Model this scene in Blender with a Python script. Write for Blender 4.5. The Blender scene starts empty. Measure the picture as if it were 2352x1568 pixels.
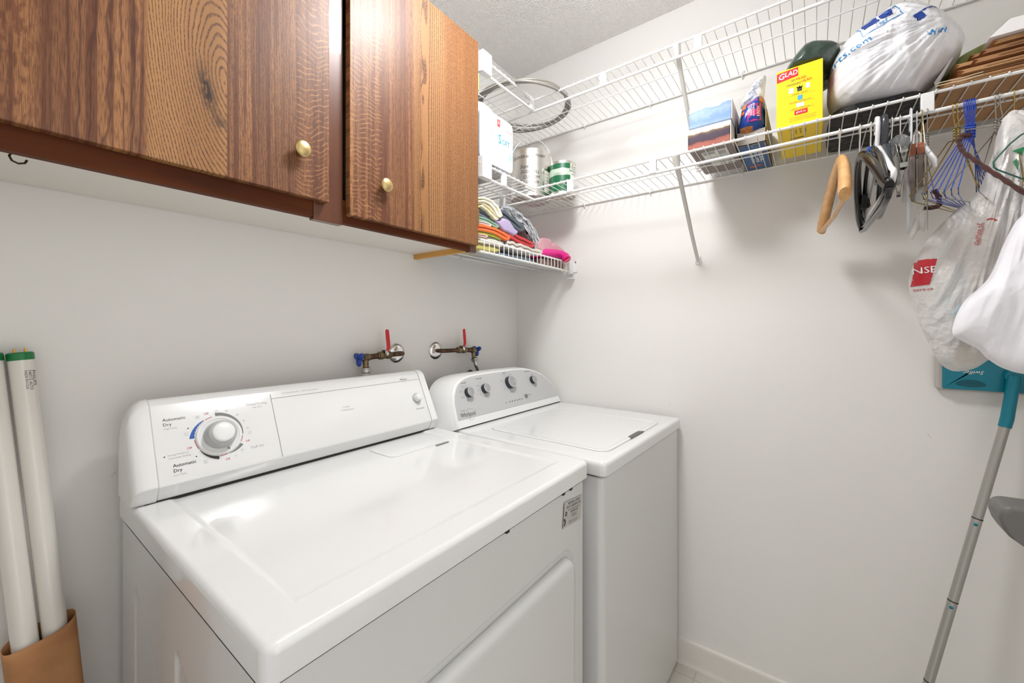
import bpy, math, random
from mathutils import Vector, Matrix, noise
from mathutils.geometry import tessellate_polygon

# ------------------------------------------------------------------ camera, world, light
scene = bpy.context.scene
COL = scene.collection
W_PX, H_PX, FPX, HOR = 2352, 1568, 933.0, 749.0
YAW = math.radians(53.4)
FW = Vector((math.sin(YAW), math.cos(YAW), 0)); RT = Vector((math.cos(YAW), -math.sin(YAW), 0)); UP = Vector((0, 0, 1))
CAM = -1.98 * (FW + 11 / FPX * RT) + Vector((0, 0, 1.253))
cd = bpy.data.cameras.new('camera'); cam = bpy.data.objects.new('camera', cd); COL.objects.link(cam)
cam.location = CAM; cam.rotation_euler = (math.pi / 2, 0, -YAW)
cd.sensor_width = 36; cd.lens = 36 * FPX / W_PX; cd.shift_y = (HOR - H_PX / 2) / W_PX; cd.clip_start = .02
scene.camera = cam

def at(px, py, **k):
    """the point of the room seen at a pixel, on the plane x=, y= or z="""
    d = FW + (px - 1176) / FPX * RT + (HOR - py) / FPX * UP
    ax = 'xyz'.index(list(k)[0]); v = list(k.values())[0]
    return CAM + d * ((v - CAM[ax]) / d[ax])

world = bpy.data.worlds.new('world'); scene.world = world; world.use_nodes = True
bg = world.node_tree.nodes['Background']; bg.inputs[0].default_value = (1, .985, .97, 1); bg.inputs[1].default_value = .75

scene.view_settings.view_transform = 'Standard'; scene.view_settings.look = 'None'
scene.view_settings.exposure = 0.03; scene.view_settings.gamma = 1; scene.view_settings.use_curve_mapping = False

LAMP = Vector((-.80, -.72, 2.33))
LAMP_EMIT = 25.0          # the ceiling globe's glow
rl = bpy.data.lights.new('front_fill', 'AREA'); rl.shape = 'RECTANGLE'; rl.size = .8; rl.size_y = 1.9; rl.energy = 4.6; rl.color = (1, .99, .98)  # unseen fill lamp, added outside the front doorway to brighten the room
ro = bpy.data.objects.new('front_fill', rl); COL.objects.link(ro)
ro.location = (-1.35, -2.3, 1.10); ro.rotation_euler = (math.radians(90), 0, 0)
dl = bpy.data.lights.new('ceiling_lamp_downlight', 'AREA'); dl.shape = 'DISK'; dl.size = .24; dl.energy = 8.5; dl.color = (1, 1, 1)
do = bpy.data.objects.new('ceiling_lamp_downlight', dl); COL.objects.link(do); do.location = LAMP + Vector((0, 0, -.056))

# ------------------------------------------------------------------ materials
def lin(c):
    return tuple(((v / 255) / 12.92 if v / 255 <= .04045 else ((v / 255 + .055) / 1.055) ** 2.4) for v in c) + (1,)

def nt(m): m.use_nodes = True; return m.node_tree.nodes, m.node_tree.links

MATS = {}
def mat(name, rgb, rough=.5, metal=0, coat=0, bump=None, var=None, trans=0, alpha=1, sheen=0, emit=None, spec=None, aniso=0):
    if name in MATS: return MATS[name]
    m = bpy.data.materials.new(name); N, L = nt(m); b = N['Principled BSDF']
    b.inputs['Base Color'].default_value = lin(rgb); b.inputs['Roughness'].default_value = rough
    b.inputs['Metallic'].default_value = metal; b.inputs['Coat Weight'].default_value = coat; b.inputs['Coat Roughness'].default_value = .05
    b.inputs['Transmission Weight'].default_value = trans; b.inputs['Alpha'].default_value = alpha
    if sheen: b.inputs['Sheen Weight'].default_value = sheen
    if spec is not None: b.inputs['Specular IOR Level'].default_value = spec
    if emit: b.inputs['Emission Color'].default_value = lin(emit[0]); b.inputs['Emission Strength'].default_value = emit[1]
    tc = N.new('ShaderNodeTexCoord')
    if var:      # (second colour, scale, [stretch xyz])
        n = N.new('ShaderNodeTexNoise'); n.inputs['Scale'].default_value = var[1]; n.inputs['Detail'].default_value = 5
        mp = N.new('ShaderNodeMapping'); L.new(tc.outputs['Object'], mp.inputs[0])
        if len(var) > 2: mp.inputs['Scale'].default_value = var[2]
        L.new(mp.outputs[0], n.inputs['Vector'])
        r = N.new('ShaderNodeValToRGB'); r.color_ramp.elements[0].position = .35; r.color_ramp.elements[1].position = .65
        r.color_ramp.elements[0].color = lin(rgb); r.color_ramp.elements[1].color = lin(var[0])
        L.new(n.outputs[0], r.inputs[0]); L.new(r.outputs[0], b.inputs['Base Color'])
    if bump:     # (scale, strength, distance)
        n = N.new('ShaderNodeTexNoise'); n.inputs['Scale'].default_value = bump[0]; n.inputs['Detail'].default_value = 3
        L.new(tc.outputs['Object'], n.inputs['Vector'])
        bp = N.new('ShaderNodeBump'); bp.inputs['Strength'].default_value = bump[1]; bp.inputs['Distance'].default_value = bump[2] if len(bump) > 2 else .002
        L.new(n.outputs[0], bp.inputs['Height']); L.new(bp.outputs[0], b.inputs['Normal'])
    MATS[name] = m; return m

class NB:
    """small node-math helper"""
    def __init__(s, m): s.N, s.L = nt(m); s.b = s.N['Principled BSDF']
    def v(s, x, sock):
        if hasattr(x, 'links'): s.L.new(x, sock)
        else: sock.default_value = x
    def m(s, op, a, b=0., c=0.):
        n = s.N.new('ShaderNodeMath'); n.operation = op
        s.v(a, n.inputs[0]); s.v(b, n.inputs[1]); s.v(c, n.inputs[2]); return n.outputs[0]
    def noise(s, x, y, z, detail=3., rough=.5):
        c = s.N.new('ShaderNodeCombineXYZ'); s.v(x, c.inputs[0]); s.v(y, c.inputs[1]); s.v(z, c.inputs[2])
        n = s.N.new('ShaderNodeTexNoise'); n.inputs['Scale'].default_value = 1; n.inputs['Detail'].default_value = detail; n.inputs['Roughness'].default_value = rough
        s.L.new(c.outputs[0], n.inputs['Vector']); return n.outputs[0]
    def step(s, x, a, b):
        n = s.N.new('ShaderNodeMapRange'); n.interpolation_type = 'SMOOTHSTEP'; n.clamp = True
        s.v(x, n.inputs[0]); n.inputs[1].default_value = a; n.inputs[2].default_value = b; return n.outputs[0]
    def mix(s, f, a, b, mode='MIX'):
        n = s.N.new('ShaderNodeMix'); n.data_type = 'RGBA'; n.blend_type = mode
        s.v(f, n.inputs[0]); s.v(a if hasattr(a, 'links') else lin(a), n.inputs[6]); s.v(b if hasattr(b, 'links') else lin(b), n.inputs[7]); return n.outputs[2]

def wood_veneer(name, kind):
    """oak veneer in world coordinates; kind 'wide' has the knot board, 'narrow' the cathedral strip"""
    m = bpy.data.materials.new(name); nb = NB(m)
    geo = nb.N.new('ShaderNodeNewGeometry'); sp = nb.N.new('ShaderNodeSeparateXYZ'); nb.L.new(geo.outputs['Position'], sp.inputs[0])
    x, y, z = sp.outputs
    M = nb.m
    warp = M('SUBTRACT', nb.noise(M('MULTIPLY', x, 9.), M('MULTIPLY', z, 2.2), 3.1, 3.), .5)
    def bell(v, c, w): return M('EXPONENT', M('MULTIPLY', M('POWER', M('ABSOLUTE', M('DIVIDE', M('SUBTRACT', v, c), w)), 2.), -1.))
    def lines(f, lo, hi): # thin dark lines, one per unit of f
        s = M('ABSOLUTE', M('SUBTRACT', M('FRACT', f), .5)); return nb.step(s, lo, hi)
    fine = nb.noise(M('MULTIPLY', x, 900.), M('MULTIPLY', z, 45.), 0., 2.)
    pore = nb.step(nb.noise(M('MULTIPLY', x, 500.), M('MULTIPLY', z, 160.), 9., 1.), .42, .55)
    broad = nb.noise(M('MULTIPLY', x, 22.), M('MULTIPLY', z, .9), 5., 4., .6)
    streak = nb.noise(M('MULTIPLY', x, 95.), M('MULTIPLY', z, 1.6), 2., 4., .65)
    base = nb.mix(nb.step(broad, .3, .7), (116, 74, 48), (164, 114, 72))
    base = nb.mix(M('MULTIPLY', nb.step(streak, .45, .62), .8), base, (92, 50, 30))
    base = nb.mix(M('MULTIPLY', nb.step(fine, .45, .65), .6), base, (72, 38, 22))
    if kind == 'wide':
        zone = M('MULTIPLY', nb.step(x, -1.432, -1.428), M('SUBTRACT', 1., nb.step(x, -1.322, -1.319)))
        board = nb.mix(nb.step(broad, .3, .7), (150, 106, 62), (178, 130, 82))
        dz = M('SUBTRACT', z, 1.672); dxk = M('SUBTRACT', x, M('ADD', -1.352, M('MULTIPLY', dz, -.18)))
        # ring field: long ovals round the knot, cut off by the board's right edge
        rx = M('SUBTRACT', x, M('ADD', -1.322, M('MULTIPLY', dz, -.12))); rz = M('MULTIPLY', M('SUBTRACT', dz, .02), .30)
        rad = M('SQRT', M('ADD', M('MULTIPLY', rx, rx), M('MULTIPLY', rz, rz)))
        w2 = M('SUBTRACT', nb.noise(M('MULTIPLY', x, 24.), M('MULTIPLY', z, 9.), 4.4, 3.), .5)
        f = M('ADD', M('MULTIPLY', M('POWER', rad, 1.15), 300.), M('ADD', M('MULTIPLY', warp, 4.5), M('MULTIPLY', w2, 2.4)))
        ln = M('MULTIPLY', lines(f, .27, .42), M('ADD', .45, M('MULTIPLY', pore, .55)))
        board = nb.mix(M('MULTIPLY', ln, .85), board, (58, 30, 18))
        board = nb.mix(M('MULTIPLY', fine, .25), board, (110, 66, 38))
        kn = M('MULTIPLY', bell(M('SUBTRACT', dxk, M('MULTIPLY', warp, .03)), 0., .010), bell(dz, -.005, .034))
        kn = M('ADD', kn, M('MULTIPLY', M('MULTIPLY', bell(dxk, .012, .012), bell(dz, -.055, .012)), .6))
        kn = M('MULTIPLY', kn, nb.step(nb.noise(M('MULTIPLY', x, 160.), M('MULTIPLY', z, 60.), 1., 3.), .3, .55))
        board = nb.mix(M('MINIMUM', M('MULTIPLY', kn, 1.1), 1.), board, (44, 24, 16))
        base = nb.mix(zone, base, board)
        # dark meandering streaks left of the board
        zs = M('MULTIPLY', nb.step(x, -1.545, -1.50), M('SUBTRACT', 1., nb.step(x, -1.44, -1.43)))
        fs = M('ADD', M('MULTIPLY', x, 75.), M('MULTIPLY', M('SUBTRACT', nb.noise(M('MULTIPLY', x, 14.), M('MULTIPLY', z, 2.6), 8., 4., .6), .5), 5.))
        base = nb.mix(M('MULTIPLY', M('MULTIPLY', lines(fs, .30, .5), zs), .7), base, (66, 30, 22))
        zf = M('SUBTRACT', 1., nb.step(x, -1.56, -1.53))
        base = nb.mix(M('MULTIPLY', zf, M('MULTIPLY', nb.step(nb.noise(M('MULTIPLY', x, 120.), M('MULTIPLY', z, 45.), 4., 3.), .45, .6), .6)), base, (92, 48, 30))
        dg = M('MULTIPLY', nb.step(x, -1.321, -1.318), M('SUBTRACT', 1., nb.step(x, -1.20, -1.18)))
        fd = M('ADD', M('MULTIPLY', x, 210.), M('ADD', M('MULTIPLY', z, 6.), M('MULTIPLY', warp, 5.)))
        base = nb.mix(M('MULTIPLY', M('MULTIPLY', lines(fd, .2, .45), pore), M('MULTIPLY', dg, .6)), base, (74, 42, 28))
        ray0, ray1 = -1.205, -1.19
        rayz = nb.step(x, ray0, ray1)
    else:
        rayz = M('SUBTRACT', 1., nb.step(x, -1.0, -.985))
        cz = M('MULTIPLY', nb.step(x, -.893, -.89), M('SUBTRACT', 1., nb.step(x, -.79, -.76)))
        board = nb.mix(nb.step(broad, .3, .7), (142, 98, 58), (162, 116, 72))
        # cathedral: strip where the lines pinch upward in tall loops
        wob = nb.noise(3., M('MULTIPLY', z, 5.), 6., 2.)
        g = bell(x, -.868, .017)
        f = M('ADD', M('ADD', M('MULTIPLY', x, 130.), M('MULTIPLY', g, M('MULTIPLY', wob, 6.))), M('MULTIPLY', warp, 2.2))
        ln = M('MULTIPLY', lines(f, .27, .42), M('ADD', .45, M('MULTIPLY', pore, .55)))
        board = nb.mix(M('MULTIPLY', ln, .9), board, (66, 34, 18))
        lo = M('MULTIPLY', bell(x, -.866, .008), nb.step(nb.noise(2., M('MULTIPLY', z, 9.), M('MULTIPLY', x, 30.), 2.), .5, .62))
        board = nb.mix(M('MULTIPLY', lo, .6), board, (70, 38, 22))
        base = nb.mix(cz, base, board)
        ls = M('ADD', M('MULTIPLY', x, 150.), M('MULTIPLY', warp, 3.5))
        ez = nb.step(x, -.79, -.77)
        base = nb.mix(M('MULTIPLY', ez, .75), base, (146, 100, 58))
        base = nb.mix(M('MULTIPLY', M('MULTIPLY', lines(ls, .18, .38), M('ADD', .3, M('MULTIPLY', pore, .7))), M('MULTIPLY', ez, .85)), base, (74, 38, 20))
        mid = M('MULTIPLY', nb.step(x, -.985, -.97), M('SUBTRACT', 1., nb.step(x, -.90, -.89)))
        base = nb.mix(M('MULTIPLY', M('MULTIPLY', lines(M('MULTIPLY', ls, 1.4), .2, .45), pore), M('MULTIPLY', mid, .6)), base, (80, 46, 28))
    # ray flecks: pale ripples across the grain
    rw = nb.noise(M('MULTIPLY', x, 14.), M('MULTIPLY', z, 5.), 7., 2.)
    fr = M('ADD', M('MULTIPLY', z, 88.), M('MULTIPLY', rw, 8.))
    rb = M('MULTIPLY', lines(fr, .30, .5), nb.step(nb.noise(M('MULTIPLY', x, 60.), M('MULTIPLY', z, 40.), 1., 3.), .38, .56))
    base = nb.mix(M('MULTIPLY', M('MULTIPLY', rb, rayz), .42), base, (204, 150, 100))
    nb.L.new(base, nb.b.inputs['Base Color'])
    nb.b.inputs['Roughness'].default_value = .5; nb.b.inputs['Coat Weight'].default_value = .24; nb.b.inputs['Coat Roughness'].default_value = .34; nb.b.inputs['Specular IOR Level'].default_value = .3
    bp = nb.N.new('ShaderNodeBump'); bp.inputs['Strength'].default_value = .25; bp.inputs['Distance'].default_value = .0006
    nb.L.new(fine, bp.inputs['Height']); nb.L.new(bp.outputs[0], nb.b.inputs['Normal'])
    return m

def paint_wall(name, rgb, marks=0):
    m = bpy.data.materials.new(name); nb = NB(m)
    geo = nb.N.new('ShaderNodeNewGeometry'); sp = nb.N.new('ShaderNodeSeparateXYZ'); nb.L.new(geo.outputs['Position'], sp.inputs[0])
    x, y, z = sp.outputs; M = nb.m
    big = nb.noise(M('MULTIPLY', x, 2.), M('MULTIPLY', y, 2.), M('MULTIPLY', z, 2.), 3.)
    base = nb.mix(M('MULTIPLY', big, .25), rgb, tuple(v - 10 for v in rgb))
    if marks:
        sc = nb.noise(M('MULTIPLY', M('ADD', x, y), 30.), M('MULTIPLY', z, 14.), 3., 6., .7)
        low = M('SUBTRACT', 1., nb.step(z, .9, 1.15))
        sc = M('MULTIPLY', nb.step(sc, .68, .74), M('MULTIPLY', low, .35))
        base = nb.mix(sc, base, (120, 116, 110))
    nb.L.new(base, nb.b.inputs['Base Color']); nb.b.inputs['Roughness'].default_value = .55
    bp = nb.N.new('ShaderNodeBump'); bp.inputs['Strength'].default_value = .15; bp.inputs['Distance'].default_value = .001
    nb.L.new(nb.noise(M('MULTIPLY', x, 160.), M('MULTIPLY', y, 160.), M('MULTIPLY', z, 160.), 2.), bp.inputs['Height']); nb.L.new(bp.outputs[0], nb.b.inputs['Normal'])
    return m

def popcorn(name):
    m = bpy.data.materials.new(name); nb = NB(m)
    geo = nb.N.new('ShaderNodeNewGeometry')
    n = nb.N.new('ShaderNodeTexNoise'); n.inputs['Scale'].default_value = 170; n.inputs['Detail'].default_value = 2; nb.L.new(geo.outputs['Position'], n.inputs['Vector'])
    nb.b.inputs['Base Color'].default_value = lin((252, 250, 246)); nb.b.inputs['Roughness'].default_value = .8
    bp = nb.N.new('ShaderNodeBump'); bp.inputs['Strength'].default_value = 1; bp.inputs['Distance'].default_value = .0035
    nb.L.new(nb.step(n.outputs[0], .35, .7), bp.inputs['Height']); nb.L.new(bp.outputs[0], nb.b.inputs['Normal'])
    return m

def vinyl_floor(name):
    m = bpy.data.materials.new(name); nb = NB(m)
    geo = nb.N.new('ShaderNodeNewGeometry'); sp = nb.N.new('ShaderNodeSeparateXYZ'); nb.L.new(geo.outputs['Position'], sp.inputs[0])
    x, y, z = sp.outputs; M = nb.m
    n = nb.noise(M('MULTIPLY', x, 40.), M('MULTIPLY', y, 40.), 1., 5., .7)
    base = nb.mix(n, (214, 210, 200), (188, 184, 174))
    def seam(v, off): return nb.step(M('ABSOLUTE', M('SUBTRACT', M('FRACT', M('ADD', M('DIVIDE', v, .1), off)), .5)), .47, .49)
    base = nb.mix(M('MULTIPLY', M('MAXIMUM', seam(x, .62), seam(y, .2)), .5), base, (150, 146, 138))
    nb.L.new(base, nb.b.inputs['Base Color']); nb.b.inputs['Roughness'].default_value = .35
    return m

ENAMEL = mat('white_enamel', (228, 228, 227), .16, coat=.5, bump=(60, .02, .0005))
ENAMEL_SIDE = mat('satin_white_enamel', (212, 212, 210), .22, coat=.3)
PLASTIC = mat('white_plastic', (232, 232, 231), .25)
WIRE = mat('white_vinyl_coated_wire', (238, 237, 234), .3)
GREYP = mat('light_grey_plastic', (176, 178, 178), .35)
CHROME = mat('chrome', (225, 225, 222), .12, 1)
STEEL = mat('brushed_steel', (190, 188, 182), .3, 1)
DARK = mat('dark_gap', (40, 40, 40), .6)
INK = mat('black_ink', (52, 52, 54), .5)
INK_GREY = mat('grey_ink', (150, 152, 154), .5)
INK_RED = mat('red_ink', (190, 40, 60), .5)
INK_BLUE = mat('blue_ink', (28, 82, 168), .5)

# ------------------------------------------------------------------ mesh building
class MB:
    def __init__(s): s.V = []; s.F = []
    def add(s, V, F, M=None):
        o = len(s.V)
        s.V += [tuple(M @ Vector(v)) if M else tuple(v) for v in V]; s.F += [tuple(i + o for i in f) for f in F]; return s
    def box(s, x0, y0, z0, x1, y1, z1, M=None):
        V = [(x, y, z) for z in (z0, z1) for y in (y0, y1) for x in (x0, x1)]
        return s.add(V, [(0, 2, 3, 1), (4, 5, 7, 6), (0, 1, 5, 4), (2, 6, 7, 3), (0, 4, 6, 2), (1, 3, 7, 5)], M)
    def loops(s, Ls, cap=(True, True), close=True, M=None):
        n = len(Ls[0]); V = [p for L in Ls for p in L]; F = []
        for i in range(len(Ls) - 1):
            for j in range(n if close else n - 1):
                k = (j + 1) % n; F.append((i * n + j, i * n + k, (i + 1) * n + k, (i + 1) * n + j))
        if cap[0]: F.append(tuple(range(n - 1, -1, -1)))
        if cap[1]: F.append(tuple(range((len(Ls) - 1) * n, len(Ls) * n)))
        return s.add(V, F, M)
    def tube(s, pts, r, seg=8, closed=False, M=None, flat=None):
        """r: number or list; flat: (a,b) multipliers for the two cross axes"""
        P = [Vector(p) for p in pts]; n = len(P); Ls = []; up = None
        for i in range(n):
            a = P[(i - 1) % n] if (closed or i > 0) else P[i]; b = P[(i + 1) % n] if (closed or i < n - 1) else P[i]
            t = (b - a).normalized()
            if up is None:
                up = Vector((0, 0, 1)) if abs(t.z) < .9 else Vector((0, 1, 0))
            up = (up - t * up.dot(t)).normalized(); w = t.cross(up)
            rr = r[i] if isinstance(r, (list, tuple)) else r; fa, fb = flat or (1, 1)
            Ls.append([P[i] + (up * math.cos(2 * math.pi * k / seg) * fa + w * math.sin(2 * math.pi * k / seg) * fb) * rr for k in range(seg)])
        if closed: Ls.append(Ls[0]); return s.loops(Ls, (False, False), M=M)
        return s.loops(Ls, M=M)
    def lathe(s, prof, M=None, seg=32):
        """profile [(r, z)...] round the z axis"""
        Ls = [[(max(r, 1e-5) * math.cos(2 * math.pi * k / seg), max(r, 1e-5) * math.sin(2 * math.pi * k / seg), z) for k in range(seg)] for r, z in prof]
        return s.loops(Ls, M=M)
    def prism(s, poly, d0, d1, axis='y', M=None, nseg=1):
        """polygon in the plane across axis, pushed from d0 to d1"""
        f = {'y': lambda a, b, d: (a, d, b), 'x': lambda a, b, d: (d, a, b), 'z': lambda a, b, d: (a, b, d)}[axis]
        Ls = [[f(a, b, d0 + (d1 - d0) * i / nseg) for a, b in poly] for i in range(nseg + 1)]
        n = len(poly); V = [p for L in Ls for p in L]; F = []
        for i in range(nseg):
            for j in range(n): k = (j + 1) % n; F.append((i * n + j, i * n + k, (i + 1) * n + k, (i + 1) * n + j))
        tri = tessellate_polygon([[Vector((a, b, 0)) for a, b in poly]])
        F += [tuple(t) for t in tri] + [tuple(i + nseg * n for i in reversed(t)) for t in tri]
        return s.add(V, F, M)
    def build(s, name, m, parent=None, smooth=35, bevel=0, local=False, sub=0, bseg=2, solid=0, wn=True):
        V = s.V
        if not V: raise ValueError(name)
        if not local:
            if parent is not None: o = base_of(parent)
            else: xs, ys, zs = zip(*V); o = Vector(((min(xs) + max(xs)) / 2, (min(ys) + max(ys)) / 2, min(zs)))
            V = [(x - o.x, y - o.y, z - o.z) for x, y, z in V]
        me = bpy.data.meshes.new(name); me.from_pydata(V, [], s.F); me.validate(); me.update()
        import bmesh
        bm = bmesh.new(); bm.from_mesh(me); bmesh.ops.recalc_face_normals(bm, faces=bm.faces); bm.to_mesh(me); bm.free()
        ob = bpy.data.objects.new(name, me); COL.objects.link(ob)
        if parent is not None: ob.parent = parent
        elif not local: ob.location = o
        if isinstance(m, (list, tuple)):
            for q in m: me.materials.append(q)
        else: me.materials.append(m)
        if smooth:
            me.polygons.foreach_set('use_smooth', [True] * len(me.polygons)); me.set_sharp_from_angle(angle=math.radians(smooth))
        if wn and smooth and not bevel:
            w_ = ob.modifiers.new('w', 'WEIGHTED_NORMAL'); w_.keep_sharp = True; w_.weight = 60
        if bevel:
            b = ob.modifiers.new('b', 'BEVEL'); b.width = bevel; b.segments = bseg; b.limit_method = 'ANGLE'; b.angle_limit = math.radians(40)
            b.harden_normals = False
            me.polygons.foreach_set('use_smooth', [True] * len(me.polygons))
            me.set_sharp_from_angle(angle=math.radians(60))
        if solid: so = ob.modifiers.new('s', 'SOLIDIFY'); so.thickness = solid
        if sub: q = ob.modifiers.new('u', 'SUBSURF'); q.levels = q.render_levels = sub
        return ob

def base_of(o):
    v = Vector((0, 0, 0))
    while o is not None: v += o.location; o = o.parent
    return v

def tag(o, label=None, cat=None, group=None, kind=None):
    for k, v in (('label', label), ('category', cat), ('group', group), ('kind', kind)):
        if v: o[k] = v
    return o

def thing(name, loc, label, cat, group=None, rot=(0, 0, 0)):
    o = bpy.data.objects.new(name, None); COL.objects.link(o); o.location = loc; o.rotation_euler = rot
    o.empty_display_size = .05
    return tag(o, label, cat, group)

def struct(name, mb, m, **k): return tag(mb.build(name, m, **k), kind='structure')

def copy_tree(o, parent=None):
    c = o.copy(); COL.objects.link(c); c.parent = parent
    for ch in list(o.children): copy_tree(ch, c)
    return c

def rrect(x0, x1, y0, y1, r, n=6):
    P = []
    for cx, cy, a0 in ((x1 - r, y1 - r, 0), (x0 + r, y1 - r, 90), (x0 + r, y0 + r, 180), (x1 - r, y0 + r, 270)):
        for i in range(n + 1):
            a = math.radians(a0 + 90 * i / n); P.append((cx + r * math.cos(a), cy + r * math.sin(a)))
    return P

def loft(mb, x0, x1, y0, y1, r, prof, M=None, cap=(True, True), n=6):
    """rounded rectangle lofted through (inset, z) pairs"""
    return mb.loops([[(a, b, z) for a, b in rrect(x0 + i, x1 - i, y0 + i, y1 - i, max(r - i, .0008), n)] for i, z in prof], cap, M=M)

def face_frame(o, u, v):
    """matrix whose x,y run along u,v from o and whose z is the outward normal"""
    u = Vector(u).normalized(); v = Vector(v); v = (v - u * v.dot(u)).normalized(); w = u.cross(v)
    return Matrix(((u.x, v.x, w.x, o[0]), (u.y, v.y, w.y, o[1]), (u.z, v.z, w.z, o[2]), (0, 0, 0, 1)))

_fonts = {}
def text(mb, s, M, size=.01, align='CENTER', sx=1., lift=.0003, shear=0, space=1., off=0):
    c = bpy.data.curves.new('t', 'FONT'); c.body = s; c.size = size; c.align_x = align; c.align_y = 'CENTER'; c.resolution_u = 2
    c.shear = shear; c.space_character = space; c.offset = off
    o = bpy.data.objects.new('t', c); COL.objects.link(o)
    bpy.context.view_layer.update()
    dg = bpy.context.evaluated_depsgraph_get(); me = bpy.data.meshes.new_from_object(o.evaluated_get(dg))
    mb.add([(v.co.x * sx, v.co.y, lift) for v in me.vertices], [tuple(p.vertices) for p in me.polygons], M)
    bpy.data.objects.remove(o); bpy.data.curves.remove(c); bpy.data.meshes.remove(me)
    return mb

def arc_band(mb, cx, cy, r0, r1, a0, a1, M, n=16, lift=.0003, taper=None):
    V = []
    for i in range(n + 1):
        t = i / n; a = math.radians(a0 + (a1 - a0) * t); ro = r1 if taper is None else r0 + (r1 - r0) * (taper[0] + (taper[1] - taper[0]) * t)
        for r in (r0, ro): V.append((cx + r * math.cos(a), cy + r * math.sin(a), lift))
    return mb.add(V, [(2 * i, 2 * i + 1, 2 * i + 3, 2 * i + 2) for i in range(n)], M)

def quad(mb, x0, y0, x1, y1, M, lift=.0003): return mb.add([(x0, y0, lift), (x1, y0, lift), (x1, y1, lift), (x0, y1, lift)], [(0, 1, 2, 3)], M)

def hfield(fn, u0, u1, v0, v1, nu, nv, M):
    """surface z = fn(u, v) over a rectangle of the frame M"""
    V = []; F = []
    for j in range(nv + 1):
        for i in range(nu + 1):
            u = u0 + (u1 - u0) * i / nu; v = v0 + (v1 - v0) * j / nv; V.append((u, v, fn(u, v)))
    for j in range(nv):
        for i in range(nu): a = j * (nu + 1) + i; F.append((a, a + 1, a + nu + 2, a + nu + 1))
    return MB().add(V, F, M)

def sstep(a, b, x):
    t = min(1, max(0, (x - a) / (b - a))); return t * t * (3 - 2 * t)
# ------------------------------------------------------------------ the room
XL, YF, ZC = -1.80, -1.80, 2.452
WALL = paint_wall('warm_white_wall_paint', (236, 234, 230), 1)
struct('floor', MB().box(XL - .1, YF - .6, -.05, .1, .1, 0), vinyl_floor('pale_vinyl_floor'), smooth=0)
struct('ceiling', MB().box(XL - .1, YF - .1, ZC, .1, .1, ZC + .05), popcorn('popcorn_ceiling'), smooth=0)
struct('wall_back', MB().box(XL - .1, 0, 0, .1, .1, ZC), WALL, smooth=0)
struct('wall_right', MB().box(0, YF - .1, 0, .1, 0, ZC), WALL, smooth=0)
w = MB(); w.box(XL - .1, -.78, 0, XL, 0, ZC); w.box(XL - .1, -1.62, 2.06, XL, -.78, ZC); w.box(XL - .1, YF - .1, 0, XL, -1.62, ZC)
struct('wall_left', w, WALL, smooth=0)
w = MB(); w.box(-.95, YF - .1, 0, 0, YF, ZC); w.box(XL, YF - .1, 2.04, -.95, YF, ZC); w.box(XL, YF - .1, 0, -1.76, YF, 2.04)
struct('wall_front', w, WALL, smooth=0)
BASEB = mat('white_trim_paint', (228, 224, 216), .35)
prof = [(0, .0), (-.019, .0), (-.019, .012), (-.0125, .024), (-.0125, .078), (-.009, .087), (0, .089)]
struct('baseboard_right', MB().add([(a, y, b) for y in (YF, -.001) for a, b in prof], [(i, (i + 1) % 7, (i + 1) % 7 + 7, i + 7) for i in range(7)] + [tuple(range(7)), tuple(range(7, 14))]), BASEB)
struct('baseboard_back', MB().add([(x, a, b) for x in (XL, -.02) for a, b in prof], [(i, (i + 1) % 7, (i + 1) % 7 + 7, i + 7) for i in range(7)] + [tuple(range(7)), tuple(range(7, 14))]), BASEB)

# ceiling lamp: a white glass globe on a pan
lt = thing('ceiling_lamp', (LAMP.x, LAMP.y, LAMP.z), 'round white glass ceiling lamp on the closet ceiling', 'ceiling lamp')
MB().lathe([(.0, .122), (.09, .122), (.09, .105), (.08, .10), (0, .10)], Matrix.Translation(LAMP)).build('lamp_pan', PLASTIC, lt)
GLOW = mat('glowing_opal_glass', (255, 255, 255), .3, emit=((249, 251, 255), LAMP_EMIT))
MB().lathe([(.0, -.05)] + [(.135 * math.sin(a * math.pi / 20), .03 - .08 * math.cos(a * math.pi / 20)) for a in range(1, 18)] + [(.07, .10), (0, .10)], Matrix.Translation(LAMP)).build('glass_dome', GLOW, lt, smooth=80)

# ------------------------------------------------------------------ wall cabinet
cab = thing('wall_cabinet', (-1.12, -.15, 1.487), 'dark oak two-door wall cabinet with brass knobs above the dryer', 'cabinet')
FRAMEW = mat('stained_face_frame_wood', (104, 54, 24), .35, coat=.5, var=((84, 42, 18), 30, (1, 1, .12)))
FRAMEH = mat('stained_rail_wood', (98, 48, 18), .6, spec=.2, var=((76, 36, 14), 30, (.12, 1, 1)))
CX0, CX1, CZ0, CZ1, CY = -1.66, -.622, 1.489, 2.155, -.29
c = MB(); c.box(CX0, CY + .02, 1.512, CX1 - .004, -.001, 1.524)
bp_ = c.build('bottom_panel', mat('white_melamine', (226, 221, 212), .4), cab)
MB().box(CX0, CY + .02, CZ1 - .016, CX1, -.001, CZ1).build('top_panel', FRAMEW, cab)
MB().box(CX1 - .014, CY + .02, CZ0 + .006, CX1, -.001, CZ1 - .017).build('side_panel', mat('raw_ply_edge', (214, 160, 84), .6), cab)
MB().box(CX0, CY + .02, CZ0 + .006, CX0 + .014, -.001, CZ1 - .017).build('side_panel', FRAMEW, cab)
for a, b, z0 in ((CX0, -1.602, CZ0), (-1.152, -1.084, CZ0 - .003), (-.652, CX1, CZ0 - .001)):
    MB().box(a, CY, z0, b, CY + .02, CZ1).build('stile', FRAMEW, cab, bevel=.0012)
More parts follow.
